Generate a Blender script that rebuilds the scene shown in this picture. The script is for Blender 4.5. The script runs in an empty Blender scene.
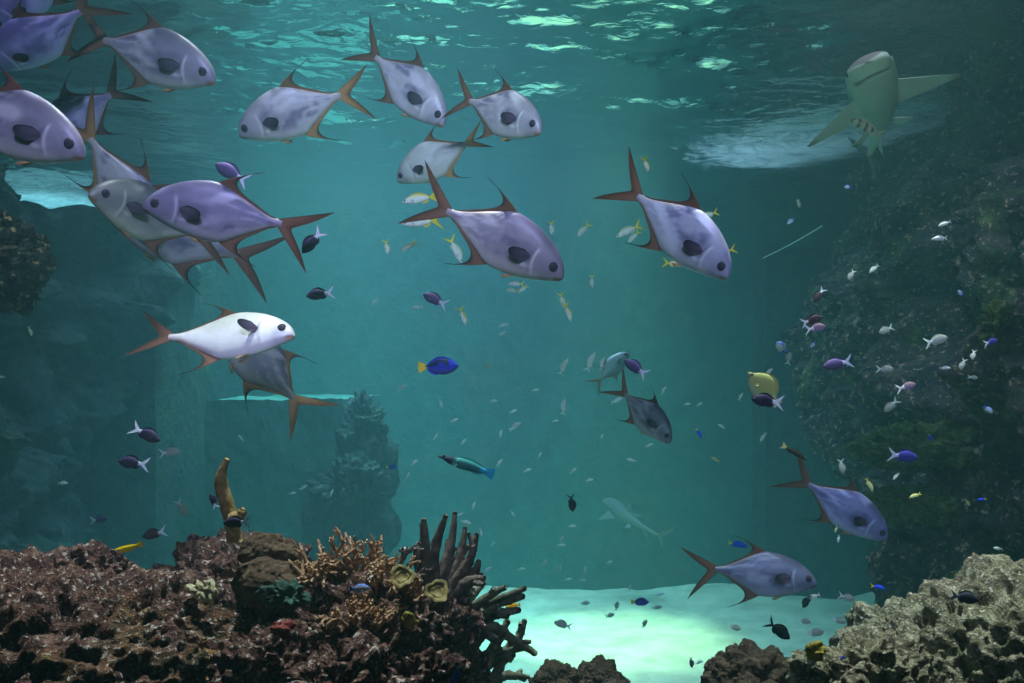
import bpy, bmesh, math, random
import numpy as np
from mathutils import Vector, Matrix
C = bpy.context.scene
COL = C.collection
random.seed(4); RNG = np.random.default_rng(4)

# ------------------------------------------------------------------ camera, world, lights, exposure
F = 887.0                      # focal length in pixels of a 1024 px wide frame
HZ = 380.0                     # row of the horizon
CAM = Vector((0, 0, 3.95))     # sand floor is z = 0
SURF = 7.25                    # water surface
cd = bpy.data.cameras.new('camera'); cam = bpy.data.objects.new('camera', cd); COL.objects.link(cam)
cam.location = CAM; cam.rotation_euler = (math.pi/2, 0, 0)
cd.sensor_width = 36; cd.lens = 36*F/1024; cd.shift_y = (HZ-341.5)/1024; cd.clip_start = 0.05; cd.clip_end = 200
C.camera = cam
C.view_settings.view_transform = 'Standard'; C.view_settings.look = 'None'
C.view_settings.exposure = 0.0; C.view_settings.gamma = 1.0
C.view_settings.use_curve_mapping = False
C.cycles.volume_bounces = 2; C.cycles.max_bounces = 8; C.cycles.diffuse_bounces = 3
C.cycles.transparent_max_bounces = 16; C.cycles.use_denoising = True
C.cycles.volume_step_rate = 1.0; C.cycles.sample_clamp_indirect = 4.0

def at(px, py, Y):
    """The point at depth Y that the photograph shows at pixel (px, py)."""
    return Vector(((px-512)/F*Y, Y, CAM.z+(HZ-py)/F*Y))

w = bpy.data.worlds.new('world'); C.world = w; w.use_nodes = True
w.node_tree.nodes['Background'].inputs[0].default_value = (0.25, 0.40, 0.55, 1)
w.node_tree.nodes['Background'].inputs[1].default_value = 0.012

def area(name, loc, target, size, power, color, sizey=None, spread=math.pi):
    d = bpy.data.lights.new(name, 'AREA'); d.energy = power; d.color = color; d.size = size; d.spread = spread
    if sizey: d.shape = 'RECTANGLE'; d.size_y = sizey
    o = bpy.data.objects.new(name, d); COL.objects.link(o); o.location = loc
    o.rotation_euler = (Vector(target)-Vector(loc)).to_track_quat('-Z', 'Y').to_euler()
    return o
def spot(name, loc, target, power, color, angle, blend=0.6, radius=0.3):
    d = bpy.data.lights.new(name, 'SPOT'); d.energy = power; d.color = color; d.spot_size = math.radians(angle)
    d.spot_blend = blend; d.shadow_soft_size = radius
    o = bpy.data.objects.new(name, d); COL.objects.link(o); o.location = loc
    o.rotation_euler = (Vector(target)-Vector(loc)).to_track_quat('-Z', 'Y').to_euler()
    return o
# lamps of the hall above the open tank, and a fill added for the foam
area('hall_light', (-1.3, 13.4, 12.5), (-1.3, 13.4, 0), 6, 1080, (0.70, 0.69, 1.0), 7, math.radians(80))
spot('sand_lamp', (1.6, 13.0, 13.0), (1.6, 13.4, 0), 24000, (1.0, 0.86, 0.54), 19, 0.9, 0.3)
spot('glow_lamp', (-3.6, 15.0, 13.0), (-3.2, 14.0, 3.0), 10500, (0.50, 1.0, 0.86), 42, 1.0, 0.5)
spot('foam_fill_light', (-8.4, 15.4, 11.0), (-8.2, 15.6, 7.2), 1700, (0.62, 0.80, 1.0), 40, 0.8, 0.3)  # added fill that brightens the left foam patch
# lamps over the viewing window: violet on the school, warmer ones on the reefs; the others are added fills
spot('violet_lamp', (-0.5, -0.2, 6.9), (-1.8, 4.3, 5.15), 640, (0.84, 0.60, 1.0), 62, 0.7, 0.2)
spot('violet_lamp', (0.6, -0.2, 6.9), (0.45, 4.5, 4.7), 420, (0.84, 0.62, 1.0), 56, 0.7, 0.2)
spot('violet_lamp', (2.2, -0.2, 6.9), (1.6, 5.0, 3.6), 320, (0.76, 0.66, 1.0), 40, 0.7, 0.2)
spot('front_fill_light', (0.2, -0.2, 6.9), (0.3, 8.5, 4.2), 300, (0.95, 1.0, 0.95), 36, 0.8, 0.2)  # added front fill for the small fish in mid water
spot('shark_fill_light', (1.2, 0.2, 5.9), (2.5, 6.6, 6.0), 400, (1.0, 1.0, 0.85), 30, 0.9, 0.2)  # added fill that lifts the shark out of the haze
spot('reef_lamp', (-0.8, 4.3, 10.0), (-0.75, 3.0, 3.2), 3600, (1.0, 0.87, 0.84), 28, 0.6, 0.25)
spot('reef_lamp', (1.9, 4.2, 10.0), (1.5, 3.5, 2.8), 4300, (1.0, 0.84, 0.78), 23, 0.6, 0.25)
spot('wall_fill_light', (1.8, 5.0, 10.0), (4.4, 7.0, 4.5), 1300, (0.88, 0.72, 1.0), 48, 0.9, 0.3)  # added fill that brings out the right wall's texture
spot('wall_fill_light', (-2.4, 3.4, 10.0), (-3.9, 6.3, 4.5), 900, (1.0, 0.88, 0.70), 26, 0.9, 0.3)  # added fill that makes the left ledge visible

# ------------------------------------------------------------------ helpers
_rs = np.random.default_rng(11)
_P = np.concatenate([_rs.permutation(256)]*3).astype(np.int32)
_G = _rs.normal(size=(256, 3)); _G /= np.linalg.norm(_G, axis=1)[:, None]
_J = _rs.random((256, 3))
def pn(P, s=0):
    P = np.asarray(P, float) + s*17.31
    i = np.floor(P).astype(int); f = P-i; u = f*f*f*(f*(f*6-15)+10); i &= 255
    r = 0
    for dx in (0, 1):
        for dy in (0, 1):
            for dz in (0, 1):
                h = _P[_P[_P[(i[:, 0]+dx) & 255]+((i[:, 1]+dy) & 255)]+((i[:, 2]+dz) & 255)]
                g = _G[h]
                d = g[:, 0]*(f[:, 0]-dx)+g[:, 1]*(f[:, 1]-dy)+g[:, 2]*(f[:, 2]-dz)
                wx = u[:, 0] if dx else 1-u[:, 0]; wy = u[:, 1] if dy else 1-u[:, 1]; wz = u[:, 2] if dz else 1-u[:, 2]
                r = r + d*wx*wy*wz
    return r*1.5
def fbm(P, o=4, s=0, gain=0.5):
    P = np.asarray(P, float); a = 1.0; r = 0
    for k in range(o):
        r = r + a*pn(P*(2.03**k), s+k); a *= gain
    return r
def worley(P, s=0):
    P = np.asarray(P, float) + s*9.7
    i = np.floor(P).astype(int); best = np.full(len(P), 9.0)
    for dx in (-1, 0, 1):
        for dy in (-1, 0, 1):
            for dz in (-1, 0, 1):
                c = i+np.array([dx, dy, dz]); m = c & 255
                h = _P[_P[_P[m[:, 0]]+m[:, 1]]+m[:, 2]]
                best = np.minimum(best, ((c+_J[h]-P)**2).sum(1))
    return np.sqrt(best)

def tag(o, label=None, cat=None, group=None, kind=None):
    if label: o['label'] = label
    if cat: o['category'] = cat
    if group: o['group'] = group
    if kind: o['kind'] = kind
    return o
def mesh_np(name, V, Fc, mat, parent=None, smooth=True, col=None):
    """One mesh object out of a vertex array and a list/array of faces."""
    me = bpy.data.meshes.new(name)
    V = np.asarray(V, np.float32)
    if isinstance(Fc, np.ndarray):
        n, k = Fc.shape
        me.vertices.add(len(V)); me.vertices.foreach_set('co', V.ravel())
        me.loops.add(n*k); me.loops.foreach_set('vertex_index', Fc.astype(np.int32).ravel())
        me.polygons.add(n); me.polygons.foreach_set('loop_start', np.arange(0, n*k, k, dtype=np.int32))
        me.update(calc_edges=True)
    else:
        me.from_pydata([tuple(map(float, v)) for v in V], [], [tuple(map(int, f)) for f in Fc])
    me.polygons.foreach_set('use_smooth', np.full(len(me.polygons), smooth))
    if col is not None:
        a = me.color_attributes.new('Col', 'FLOAT_COLOR', 'POINT')
        c = np.ones((len(V), 4), np.float32); c[:, :3] = col; a.data.foreach_set('color', c.ravel())
    me.materials.append(mat); me.validate(); me.update()
    o = bpy.data.objects.new(name, me); COL.objects.link(o)
    if parent: o.parent = parent
    return o
def empty(name, mtx, label=None, cat=None, group=None):
    o = bpy.data.objects.new(name, None); COL.objects.link(o); o.empty_display_size = 0.05
    o.matrix_world = mtx
    return tag(o, label, cat, group)
def grid_faces(nu, nv, wrap=False):
    """Quads of a (nu x nv) vertex grid, v fastest; wrap closes v."""
    u = np.arange(nu-1)[:, None]; v = np.arange(nv if wrap else nv-1)[None, :]
    v2 = (v+1) % nv
    return np.stack([u*nv+v, (u+1)*nv+v, (u+1)*nv+v2, u*nv+v2], -1).reshape(-1, 4)

# ------------------------------------------------------------------ materials
def nt(name):
    m = bpy.data.materials.new(name); m.use_nodes = True
    return m, m.node_tree.nodes, m.node_tree.links
def ramp(N, stops, interp='LINEAR'):
    r = N.new('ShaderNodeValToRGB'); r.color_ramp.interpolation = interp; e = r.color_ramp.elements
    while len(e) < len(stops): e.new(0.5)
    for k, (p, c) in enumerate(stops): e[k].position = p; e[k].color = (*c, 1)
    return r
def noise(N, L, co, scale, detail=6, rough=0.6, dist=0.0):
    n = N.new('ShaderNodeTexNoise'); n.inputs['Scale'].default_value = scale; n.inputs['Detail'].default_value = detail
    n.inputs['Roughness'].default_value = rough; n.inputs['Distortion'].default_value = dist; L.new(co, n.inputs['Vector'])
    return n
def rock_mat(name, stops, patch, scale=1.0, bump=0.5, patch_amt=(0.52, 0.66), fleck=(0.8, 0.75, 0.68), fleck_at=0.66, fine=38, tex=9):
    """Encrusted reef rock: a noise-driven mix of growth colours, a second kind of growth in patches and pale flecks."""
    m, N, L = nt(name); b = N['Principled BSDF']; b.inputs['Roughness'].default_value = 0.9
    b.inputs['Specular IOR Level'].default_value = 0.15
    co = N.new('ShaderNodeTexCoord').outputs['Object']
    n1 = noise(N, L, co, tex*scale, 9, 0.74); r1 = ramp(N, stops); L.new(n1.outputs['Fac'], r1.inputs[0])
    n2 = noise(N, L, co, 2.2*scale, 5, 0.6, 0.4); r2 = ramp(N, [(patch_amt[0], (0, 0, 0)), (patch_amt[1], (1, 1, 1))]); L.new(n2.outputs['Fac'], r2.inputs[0])
    n3 = noise(N, L, co, 14*scale, 6, 0.7); r3 = ramp(N, patch); L.new(n3.outputs['Fac'], r3.inputs[0])
    mx = N.new('ShaderNodeMix'); mx.data_type = 'RGBA'; L.new(r2.outputs[0], mx.inputs[0]); L.new(r1.outputs[0], mx.inputs[6]); L.new(r3.outputs[0], mx.inputs[7])
    n4 = noise(N, L, co, fine*scale, 4, 0.65); r4 = ramp(N, [(fleck_at-0.05, (0, 0, 0)), (fleck_at+0.04, (1, 1, 1))]); L.new(n4.outputs['Fac'], r4.inputs[0])
    m2 = N.new('ShaderNodeMix'); m2.data_type = 'RGBA'; L.new(r4.outputs[0], m2.inputs[0]); L.new(mx.outputs[2], m2.inputs[6]); m2.inputs[7].default_value = (*fleck, 1)
    L.new(m2.outputs[2], b.inputs['Base Color'])
    bp = N.new('ShaderNodeBump'); bp.inputs['Strength'].default_value = bump; bp.inputs['Distance'].default_value = 0.035/scale
    ad = N.new('ShaderNodeMath'); ad.operation = 'ADD'; L.new(n4.outputs['Fac'], ad.inputs[0]); L.new(n3.outputs['Fac'], ad.inputs[1])
    L.new(ad.outputs[0], bp.inputs['Height']); L.new(bp.outputs[0], b.inputs['Normal'])
    return m
M = {}
M['reef'] = rock_mat('reef_growth', [(0.30, (0.012, 0.008, 0.010)), (0.42, (0.055, 0.026, 0.026)), (0.52, (0.14, 0.060, 0.050)), (0.62, (0.25, 0.14, 0.11)), (0.74, (0.42, 0.32, 0.27))],
    [(0.32, (0.012, 0.012, 0.010)), (0.47, (0.10, 0.075, 0.035)), (0.57, (0.30, 0.13, 0.05)), (0.66, (0.34, 0.25, 0.10)), (0.76, (0.5, 0.42, 0.28))], 1.0, 0.9, (0.54, 0.66), (0.70, 0.58, 0.54), 0.61, 58, 20)
M['reef_brown'] = rock_mat('brown_coral_growth', [(0.30, (0.03, 0.018, 0.012)), (0.5, (0.10, 0.06, 0.04)), (0.7, (0.22, 0.15, 0.10))],
    [(0.35, (0.05, 0.03, 0.02)), (0.6, (0.17, 0.12, 0.08)), (0.75, (0.3, 0.24, 0.18))], 1.6, 0.5, (0.5, 0.6), (0.4, 0.33, 0.28), 0.70)
M['mound'] = rock_mat('dark_coral_mound', [(0.30, (0.015, 0.010, 0.008)), (0.5, (0.055, 0.036, 0.026)), (0.7, (0.13, 0.092, 0.066))],
    [(0.35, (0.03, 0.02, 0.014)), (0.6, (0.10, 0.075, 0.05)), (0.75, (0.2, 0.16, 0.11))], 1.6, 0.6, (0.5, 0.6), (0.26, 0.21, 0.16), 0.66, 60)
M['reef_pale'] = rock_mat('pale_encrusted_rock', [(0.30, (0.03, 0.025, 0.018)), (0.42, (0.14, 0.12, 0.075)), (0.54, (0.38, 0.33, 0.22)), (0.66, (0.62, 0.57, 0.43)), (0.78, (0.80, 0.77, 0.66))],
    [(0.34, (0.02, 0.012, 0.018)), (0.5, (0.11, 0.055, 0.075)), (0.62, (0.26, 0.17, 0.18)), (0.75, (0.5, 0.42, 0.36))], 1.0, 1.0, (0.50, 0.66), (0.85, 0.80, 0.70), 0.62, 70, 16)
M['wall_rock'] = rock_mat('wall_rock', [(0.34, (0.006, 0.007, 0.012)), (0.48, (0.035, 0.032, 0.036)), (0.60, (0.10, 0.075, 0.06)), (0.72, (0.28, 0.19, 0.13))],
    [(0.35, (0.012, 0.02, 0.012)), (0.5, (0.05, 0.075, 0.022)), (0.65, (0.12, 0.15, 0.04)), (0.8, (0.2, 0.17, 0.08))], 0.55, 0.8, (0.54, 0.64), (0.50, 0.32, 0.22), 0.62, 32)
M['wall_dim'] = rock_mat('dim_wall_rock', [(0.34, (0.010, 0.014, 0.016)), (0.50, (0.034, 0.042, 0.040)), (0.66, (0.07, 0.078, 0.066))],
    [(0.35, (0.015, 0.022, 0.014)), (0.6, (0.05, 0.07, 0.035)), (0.8, (0.09, 0.10, 0.06))], 0.5, 0.9, (0.5, 0.64), (0.12, 0.12, 0.09), 0.68, 22)  # darker copy of the wall rock, with the dim light put into its colour
M['concrete'] = rock_mat('algae_concrete', [(0.3, (0.03, 0.07, 0.06)), (0.6, (0.06, 0.13, 0.11)), (0.8, (0.10, 0.19, 0.16))],
    [(0.35, (0.04, 0.07, 0.05)), (0.7, (0.12, 0.15, 0.11))], 0.3, 0.3, (0.5, 0.65), (0.2, 0.22, 0.18), 0.72)

def sand_mat():
    m, N, L = nt('sand'); b = N['Principled BSDF']; b.inputs['Roughness'].default_value = 0.95; b.inputs['Specular IOR Level'].default_value = 0.1
    co = N.new('ShaderNodeTexCoord').outputs['Object']
    n = noise(N, L, co, 1.6, 7, 0.65); r = ramp(N, [(0.35, (0.48, 0.43, 0.29)), (0.6, (0.72, 0.65, 0.45))]); L.new(n.outputs[0], r.inputs[0])
    L.new(r.outputs[0], b.inputs['Base Color'])
    n2 = noise(N, L, co, 30, 5, 0.7); bp = N.new('ShaderNodeBump'); bp.inputs['Strength'].default_value = 0.5; bp.inputs['Distance'].default_value = 0.02
    L.new(n2.outputs[0], bp.inputs['Height']); L.new(bp.outputs[0], b.inputs['Normal'])
    return m
M['sand'] = sand_mat()

def surface_mat():
    """Air-water boundary seen from below: total reflection at a grazing view, nearly clear straight up."""
    m, N, L = nt('water_surface'); N.remove(N['Principled BSDF']); out = N['Material Output']
    fr = N.new('ShaderNodeFresnel'); fr.inputs[0].default_value = 1.33
    co = N.new('ShaderNodeTexCoord').outputs['Object']
    mp = N.new('ShaderNodeMapping'); mp.inputs['Scale'].default_value = (1.0, 1.5, 1); L.new(co, mp.inputs[0])
    n = noise(N, L, mp.outputs[0], 5.0, 3, 0.5, 0.6); bp = N.new('ShaderNodeBump'); bp.inputs['Strength'].default_value = 0.35; bp.inputs['Distance'].default_value = 0.05
    L.new(n.outputs[0], bp.inputs['Height'])
    g = N.new('ShaderNodeBsdfGlossy'); g.inputs['Roughness'].default_value = 0.03; g.inputs[0].default_value = (0.96, 0.96, 0.96, 1); L.new(bp.outputs[0], g.inputs['Normal'])
    t = N.new('ShaderNodeBsdfTransparent'); t.inputs[0].default_value = (1, 1, 1, 1)
    mx = N.new('ShaderNodeMixShader'); L.new(fr.outputs[0], mx.inputs[0]); L.new(t.outputs[0], mx.inputs[1]); L.new(g.outputs[0], mx.inputs[2])
    L.new(mx.outputs[0], out.inputs[0])
    return m
def water_mat():
    m, N, L = nt('water'); N.remove(N['Principled BSDF']); out = N['Material Output']
    s = N.new('ShaderNodeVolumeScatter'); s.inputs['Color'].default_value = (0.44, 0.93, 0.98, 1); s.inputs['Density'].default_value = 0.018; s.inputs['Anisotropy'].default_value = 0.3
    a = N.new('ShaderNodeVolumeAbsorption'); a.inputs['Color'].default_value = (0.40, 0.87, 0.86, 1); a.inputs['Density'].default_value = 0.125
    ad = N.new('ShaderNodeAddShader'); L.new(s.outputs[0], ad.inputs[0]); L.new(a.outputs[0], ad.inputs[1]); L.new(ad.outputs[0], out.inputs['Volume'])
    m.cycles.homogeneous_volume = True
    return m
M['water_surface'] = surface_mat(); M['water'] = water_mat()
# ------------------------------------------------------------------ the setting: water, surface, sand, walls
def step(x, a, b): q = np.clip((x-a)/(b-a), 0, 1); return q*q*(3-2*q)
def box_np(x0, x1, y0, y1, z0, z1):
    V = [(x, y, z) for x in (x0, x1) for y in (y0, y1) for z in (z0, z1)]
    return np.array(V), np.array([[0, 1, 3, 2], [4, 6, 7, 5], [0, 4, 5, 1], [2, 3, 7, 6], [0, 2, 6, 4], [1, 5, 7, 3]])
V, Fc = box_np(-9.8, 7.6, -0.6, 18.4, -0.4, SURF+0.12)
tag(mesh_np('water', V, Fc, M['water'], smooth=False), 'hazy teal water filling the whole tank', 'water', kind='structure')

nx, ny = 330, 420
xs = np.linspace(-9.7, 7.5, nx); ys = 1.0+17.3*np.linspace(0, 1, ny)
X, Y = np.meshgrid(xs, ys, indexing='ij'); P = np.stack([X.ravel(), Y.ravel(), np.zeros(X.size)], 1)
h = 0.075*fbm(P*[0.55, 0.9, 1], 2, 3)+0.028*fbm(P*[1.6, 2.6, 1], 3, 8)+0.011*fbm(P*[5, 7, 1], 2, 12)
P[:, 2] = SURF+h
tag(mesh_np('water_surface', P, grid_faces(nx, ny), M['water_surface']), 'rippled underside of the water surface', 'water surface', kind='structure')

nx, ny = 260, 260
xs = np.linspace(-9.8, 7.6, nx); ys = np.linspace(-0.5, 18.4, ny)
X, Y = np.meshgrid(xs, ys, indexing='ij'); P = np.stack([X.ravel(), Y.ravel(), np.zeros(X.size)], 1)
P[:, 2] = 0.10*fbm(P*0.35, 3, 5)+0.018*np.sin(P[:, 1]*9+2.2*fbm(P*0.8, 2, 6)*2)*np.clip(fbm(P*0.5, 2, 4)+0.4, 0, 1)+0.02*fbm(P*3, 3, 2)
P[:, 2] += 0.5*np.clip((P[:, 0]-6.0)/1.5, 0, 1)
tag(mesh_np('floor', P, grid_faces(nx, ny), M['sand']), 'pale sand bed of the tank', 'floor', kind='structure')

def rock_sheet(name, path, z0, z1, nu, nv, amp, mat, seed, label, lean=None, extra=None):
    """Rock face that follows a ground path and rises from z0 to z1; displaced along its own horizontal normal."""
    path = np.array(path, float); d = np.r_[0, np.cumsum(np.linalg.norm(np.diff(path, axis=0), axis=1))]
    u = np.linspace(0, d[-1], nu); px = np.interp(u, d, path[:, 0]); py = np.interp(u, d, path[:, 1])
    k = np.ones(9)/9
    pxs = np.convolve(np.pad(px, 4, 'edge'), k, 'valid'); pys = np.convolve(np.pad(py, 4, 'edge'), k, 'valid')
    tx = np.gradient(pxs); ty = np.gradient(pys); ln = np.hypot(tx, ty); nxn, nyn = -ty/ln, tx/ln
    z = np.linspace(z0, z1, nv)
    B = np.stack([np.repeat(pxs, nv), np.repeat(pys, nv), np.tile(z, nu)], 1)
    Nn = np.stack([np.repeat(nxn, nv), np.repeat(nyn, nv), np.zeros(nu*nv)], 1)
    dis = amp*(0.9*fbm(B*0.42, 3, seed)+0.45*fbm(B*1.3, 4, seed+3)+0.28*(0.5-worley(B*2.2, seed))+0.10*(0.5-worley(B*6.5, seed+2))+0.08*fbm(B*9, 3, seed+5))
    if lean is not None: dis = dis+lean((B[:, 2]-z0)/(z1-z0))
    if extra is not None: dis = dis+extra(B)
    P = B+Nn*dis[:, None]; P[:, 2] += amp*0.25*fbm(B*1.1, 3, seed+9)
    o = mesh_np(name, P, grid_faces(nu, nv), mat)
    return tag(o, label, 'wall', kind='structure')
# right-hand rock wall, overgrown, runs away from the window (its normal points to -x)
WALL_R = rock_sheet('wall_right', [(3.2, 3.6), (3.75, 6.0), (4.05, 8.5), (4.15, 10.6), (4.5, 12.6), (5.2, 14.6), (6.6, 16.0), (7.6, 16.6)], -0.3, SURF+0.5, 420, 300, 0.85, M['wall_rock'], 21,
    'dark overgrown rock wall with green and rusty growth', lean=lambda t: 0.25*np.sin(t*5), extra=lambda B: -2.2*(1-step(B[:, 2], 0.6, 3.2))*step(B[:, 1], 6.5, 9.5)-0.7*step(B[:, 2], 4.9, 6.7)*step(B[:, 1], 5.5, 8.5))
# left-hand wall, dim and hazy
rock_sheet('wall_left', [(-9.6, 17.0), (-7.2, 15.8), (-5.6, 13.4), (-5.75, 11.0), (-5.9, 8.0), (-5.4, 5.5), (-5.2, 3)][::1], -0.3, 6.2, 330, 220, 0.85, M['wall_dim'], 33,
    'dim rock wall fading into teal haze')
# plain back of the tank
V, Fc = box_np(-9.8, 7.6, 16.9, 18.0, -0.3, SURF+0.6)
tag(mesh_np('wall_back', V, Fc, M['concrete'], smooth=False), 'plain back wall of the tank', 'wall', kind='structure')
# ------------------------------------------------------------------ blobs, tubes (rocks, corals)
def ico(n, cache={}):
    if n not in cache:
        bm = bmesh.new(); bmesh.ops.create_icosphere(bm, subdivisions=n, radius=1)
        V = np.array([v.co[:] for v in bm.verts]); Fc = np.array([[v.index for v in f.verts] for f in bm.faces]); bm.free()
        cache[n] = (V, Fc)
    return cache[n]
def blob(name, px, py, Y, rx, ry, mat, seed, n=6, depth=0.8, drop=0.0, lump=0.5, rough=1.0, knob=False, label=None, cat=None, kind=None, group=None, parent=None, cells=2.6, floor=None):
    """A rock: an ellipsoid of pixel radii rx, ry at pixel (px, py), depth Y, broken up by noise; drop stretches the lower half down."""
    U, Fc = ico(n); c = at(px, py, Y); ax, az = rx/F*Y, ry/F*Y; s = min(ax, az*1.3)
    P = U*np.array([ax, depth*ax, az])
    if floor is not None: drop = (c.z-floor)/az
    W = (P+np.array([seed*3.1, seed*1.7, 0]))/s
    d = lump*(0.55*fbm(W*1.1, 3, seed)+0.35*(0.55-worley(W*cells*0.6, seed))+0.20*(0.5-worley(W*cells*1.7, seed+1)))
    Q = (P+seed)*1.0
    d = s*d+rough*(0.040*fbm(Q*8, 4, seed+2, .6)+0.045*(0.45-worley(Q*17, seed+3))+0.024*(0.5-worley(Q*42, seed+4))-0.030*step(fbm(Q*17, 3, seed+6), .22, .5))
    if knob: d = s*(0.16*fbm(W*1.3, 2, seed)+0.34*(0.55-worley(W*2.6, seed))+0.13*(0.5-worley(W*7, seed+1))+0.05*(0.5-worley(W*17, seed+2)))
    P = P+U*d[:, None]
    if drop > 1:
        lo = P[:, 2] < 0; P[lo, 2] *= drop
        P[lo, 0] *= 1+0.12*np.minimum(-P[lo, 2]/(az*drop), 1)
    o = mesh_np(name, P, Fc, mat, parent); o.location = c
    return tag(o, label, cat, group, kind)
def tube(pts, rad, k=10, seed=0, wob=0.0):
    """Vertices and faces of a tapered tube along a polyline, with round tip."""
    pts = np.array(pts, float); n = len(pts); T = np.gradient(pts, axis=0); T /= np.linalg.norm(T, axis=1)[:, None]
    ref = np.array([0.31, 0.9, 0.2]); V = []
    for i in range(n):
        a = np.cross(T[i], ref); a /= np.linalg.norm(a); b = np.cross(T[i], a)
        th = np.linspace(0, 2*np.pi, k, endpoint=False); r = rad[i]*(1+wob*RNG.normal(size=k))
        V.append(pts[i]+np.outer(np.cos(th)*r, a)+np.outer(np.sin(th)*r, b))
    V = np.concatenate(V); Fq = grid_faces(n, k, True)
    tip = pts[-1]+T[-1]*rad[-1]*0.6; V = np.vstack([V, tip, pts[0]])
    m = len(V)-2
    Fs = [tuple(f) for f in Fq]+[((n-1)*k+j, (n-1)*k+(j+1) % k, m) for j in range(k)]+[((j+1) % k, j, m+1) for j in range(k)]
    return V, Fs
class MB:
    def __init__(s): s.V = []; s.F = []; s.n = 0
    def add(s, V, Fs):
        s.F += [tuple(int(i)+s.n for i in f) for f in Fs]; s.V.append(np.asarray(V)); s.n += len(V)
    def build(s, name, mat, parent=None, **k): return mesh_np(name, np.concatenate(s.V), s.F, mat, parent, **k)
def spline(pts, n):
    """Smooth curve through points (Catmull-Rom)."""
    p = np.array(pts, float); p = np.vstack([2*p[0]-p[1], p, 2*p[-1]-p[-2]]); out = []
    m = len(p)-3
    for q in np.linspace(0, m, n):
        i = min(int(q), m-1); t = q-i; a, b, c, d = p[i:i+4]
        out.append(0.5*((2*b)+(c-a)*t+(2*a-5*b+4*c-d)*t*t+(3*b-a-3*c+d)*t**3))
    return np.array(out)

# ------------------------------------------------------------------ fish
def fish_mat(name, rough=0.42, metal=0.12, spec=0.25):
    m, N, L = nt(name); b = N['Principled BSDF']; b.inputs['Roughness'].default_value = rough; b.inputs['Metallic'].default_value = metal; b.inputs['Specular IOR Level'].default_value = spec
    a = N.new('ShaderNodeAttribute'); a.attribute_name = 'Col'
    co = N.new('ShaderNodeTexCoord').outputs['Object']
    n = noise(N, L, co, 26, 4, 0.6); r = ramp(N, [(0.3, (0.82, 0.82, 0.82)), (0.7, (1, 1, 1))]); L.new(n.outputs[0], r.inputs[0])
    mx = N.new('ShaderNodeMix'); mx.data_type = 'RGBA'; mx.blend_type = 'MULTIPLY'; mx.inputs[0].default_value = 0.8
    L.new(a.outputs['Color'], mx.inputs[6]); L.new(r.outputs[0], mx.inputs[7]); L.new(mx.outputs[2], b.inputs['Base Color'])
    return m
M['silver'] = fish_mat('silver_fish_skin'); M['fin'] = fish_mat('fish_fin', 0.6, 0.0, 0.08); M['skin'] = fish_mat('fish_skin', 0.5, 0.0, 0.10)
M['shark'] = fish_mat('shark_skin', 0.6, 0.0)

def sm(t, ts, vs, n=200):
    """Smooth profile through control values."""
    g = np.linspace(0, 1, n); c = spline(np.array([ts, vs]).T, 400)
    return np.interp(t, c[:, 0], c[:, 1])
def lerp(a, b, t): return a*(1-t)[:, None]+np.array(b)*t[:, None]

class Spec: pass
def body_mesh(sp, bend, nt_=90, nr=44):
    t = np.linspace(0, 1, nt_)**1.0; t = 0.5*(1-np.cos(np.pi*t))*0.35+t*0.65
    zt, zb, wd = sm(t, *sp.top), sm(t, *sp.bot), np.maximum(sm(t, *sp.wid), 0.002)
    th = np.linspace(0, 2*np.pi, nr, endpoint=False)
    cz, hz = (zt+zb)/2, np.maximum((zt-zb)/2, 0.002)
    s, c = np.sin(th), np.cos(th)
    X = np.repeat(-t, nr); Z = (cz[:, None]+hz[:, None]*np.sign(s)*np.abs(s)**0.95).ravel()
    Yv = (wd[:, None]*np.sign(c)*np.abs(c)**sp.lens).ravel()
    V = np.stack([X, Yv, Z], 1); Fs = grid_faces(nt_, nr, True)
    return V, Fs, t
def warp(V, bend):
    V = np.array(V, float); q = np.maximum(-V[:, 0]-0.35, 0); V[:, 1] += bend*q*q; return V
def fin_mesh(root, tip, nv=9, th=0.006, belly=None):
    """A closed thin fin between a root curve and a tip curve, thickest along its root; belly bows the rays."""
    root, tip = np.array(root, float), np.array(tip, float); n = len(root)
    v = np.linspace(0, 1, nv); P = root[:, None]*(1-v)[None, :, None]+tip[:, None]*v[None, :, None]
    if belly is not None: P = P+np.array(belly)[None, None]*(4*v*(1-v))[None, :, None]
    u = np.linspace(0, 1, n); tk = th*(1-0.85*v)[None, :]*(0.25+0.75*np.sqrt(np.maximum(4*u*(1-u), 0)))[:, None]
    du = np.gradient(P, axis=0); dv = np.gradient(P, axis=1); N_ = np.cross(du, dv); N_ /= np.maximum(np.linalg.norm(N_, axis=2), 1e-9)[..., None]
    A, B = P+N_*tk[..., None], P-N_*tk[..., None]
    V = np.vstack([A.reshape(-1, 3), B.reshape(-1, 3)]); m = n*nv; q = grid_faces(n, nv)
    Fs = [tuple(f) for f in q]+[tuple(f[::-1]+m) for f in q]
    idx = np.arange(m).reshape(n, nv)
    loop = list(idx[:, 0])+list(idx[-1, 1:])+list(idx[::-1, -1][1:])+list(idx[0, ::-1][1:-1])
    Fs += [(loop[i], loop[(i+1) % len(loop)], loop[(i+1) % len(loop)]+m, loop[i]+m) for i in range(len(loop))]
    uu = np.tile(np.repeat(u, nv), 2); vv = np.tile(np.tile(v, n), 2)
    return V, Fs, uu, vv
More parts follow.
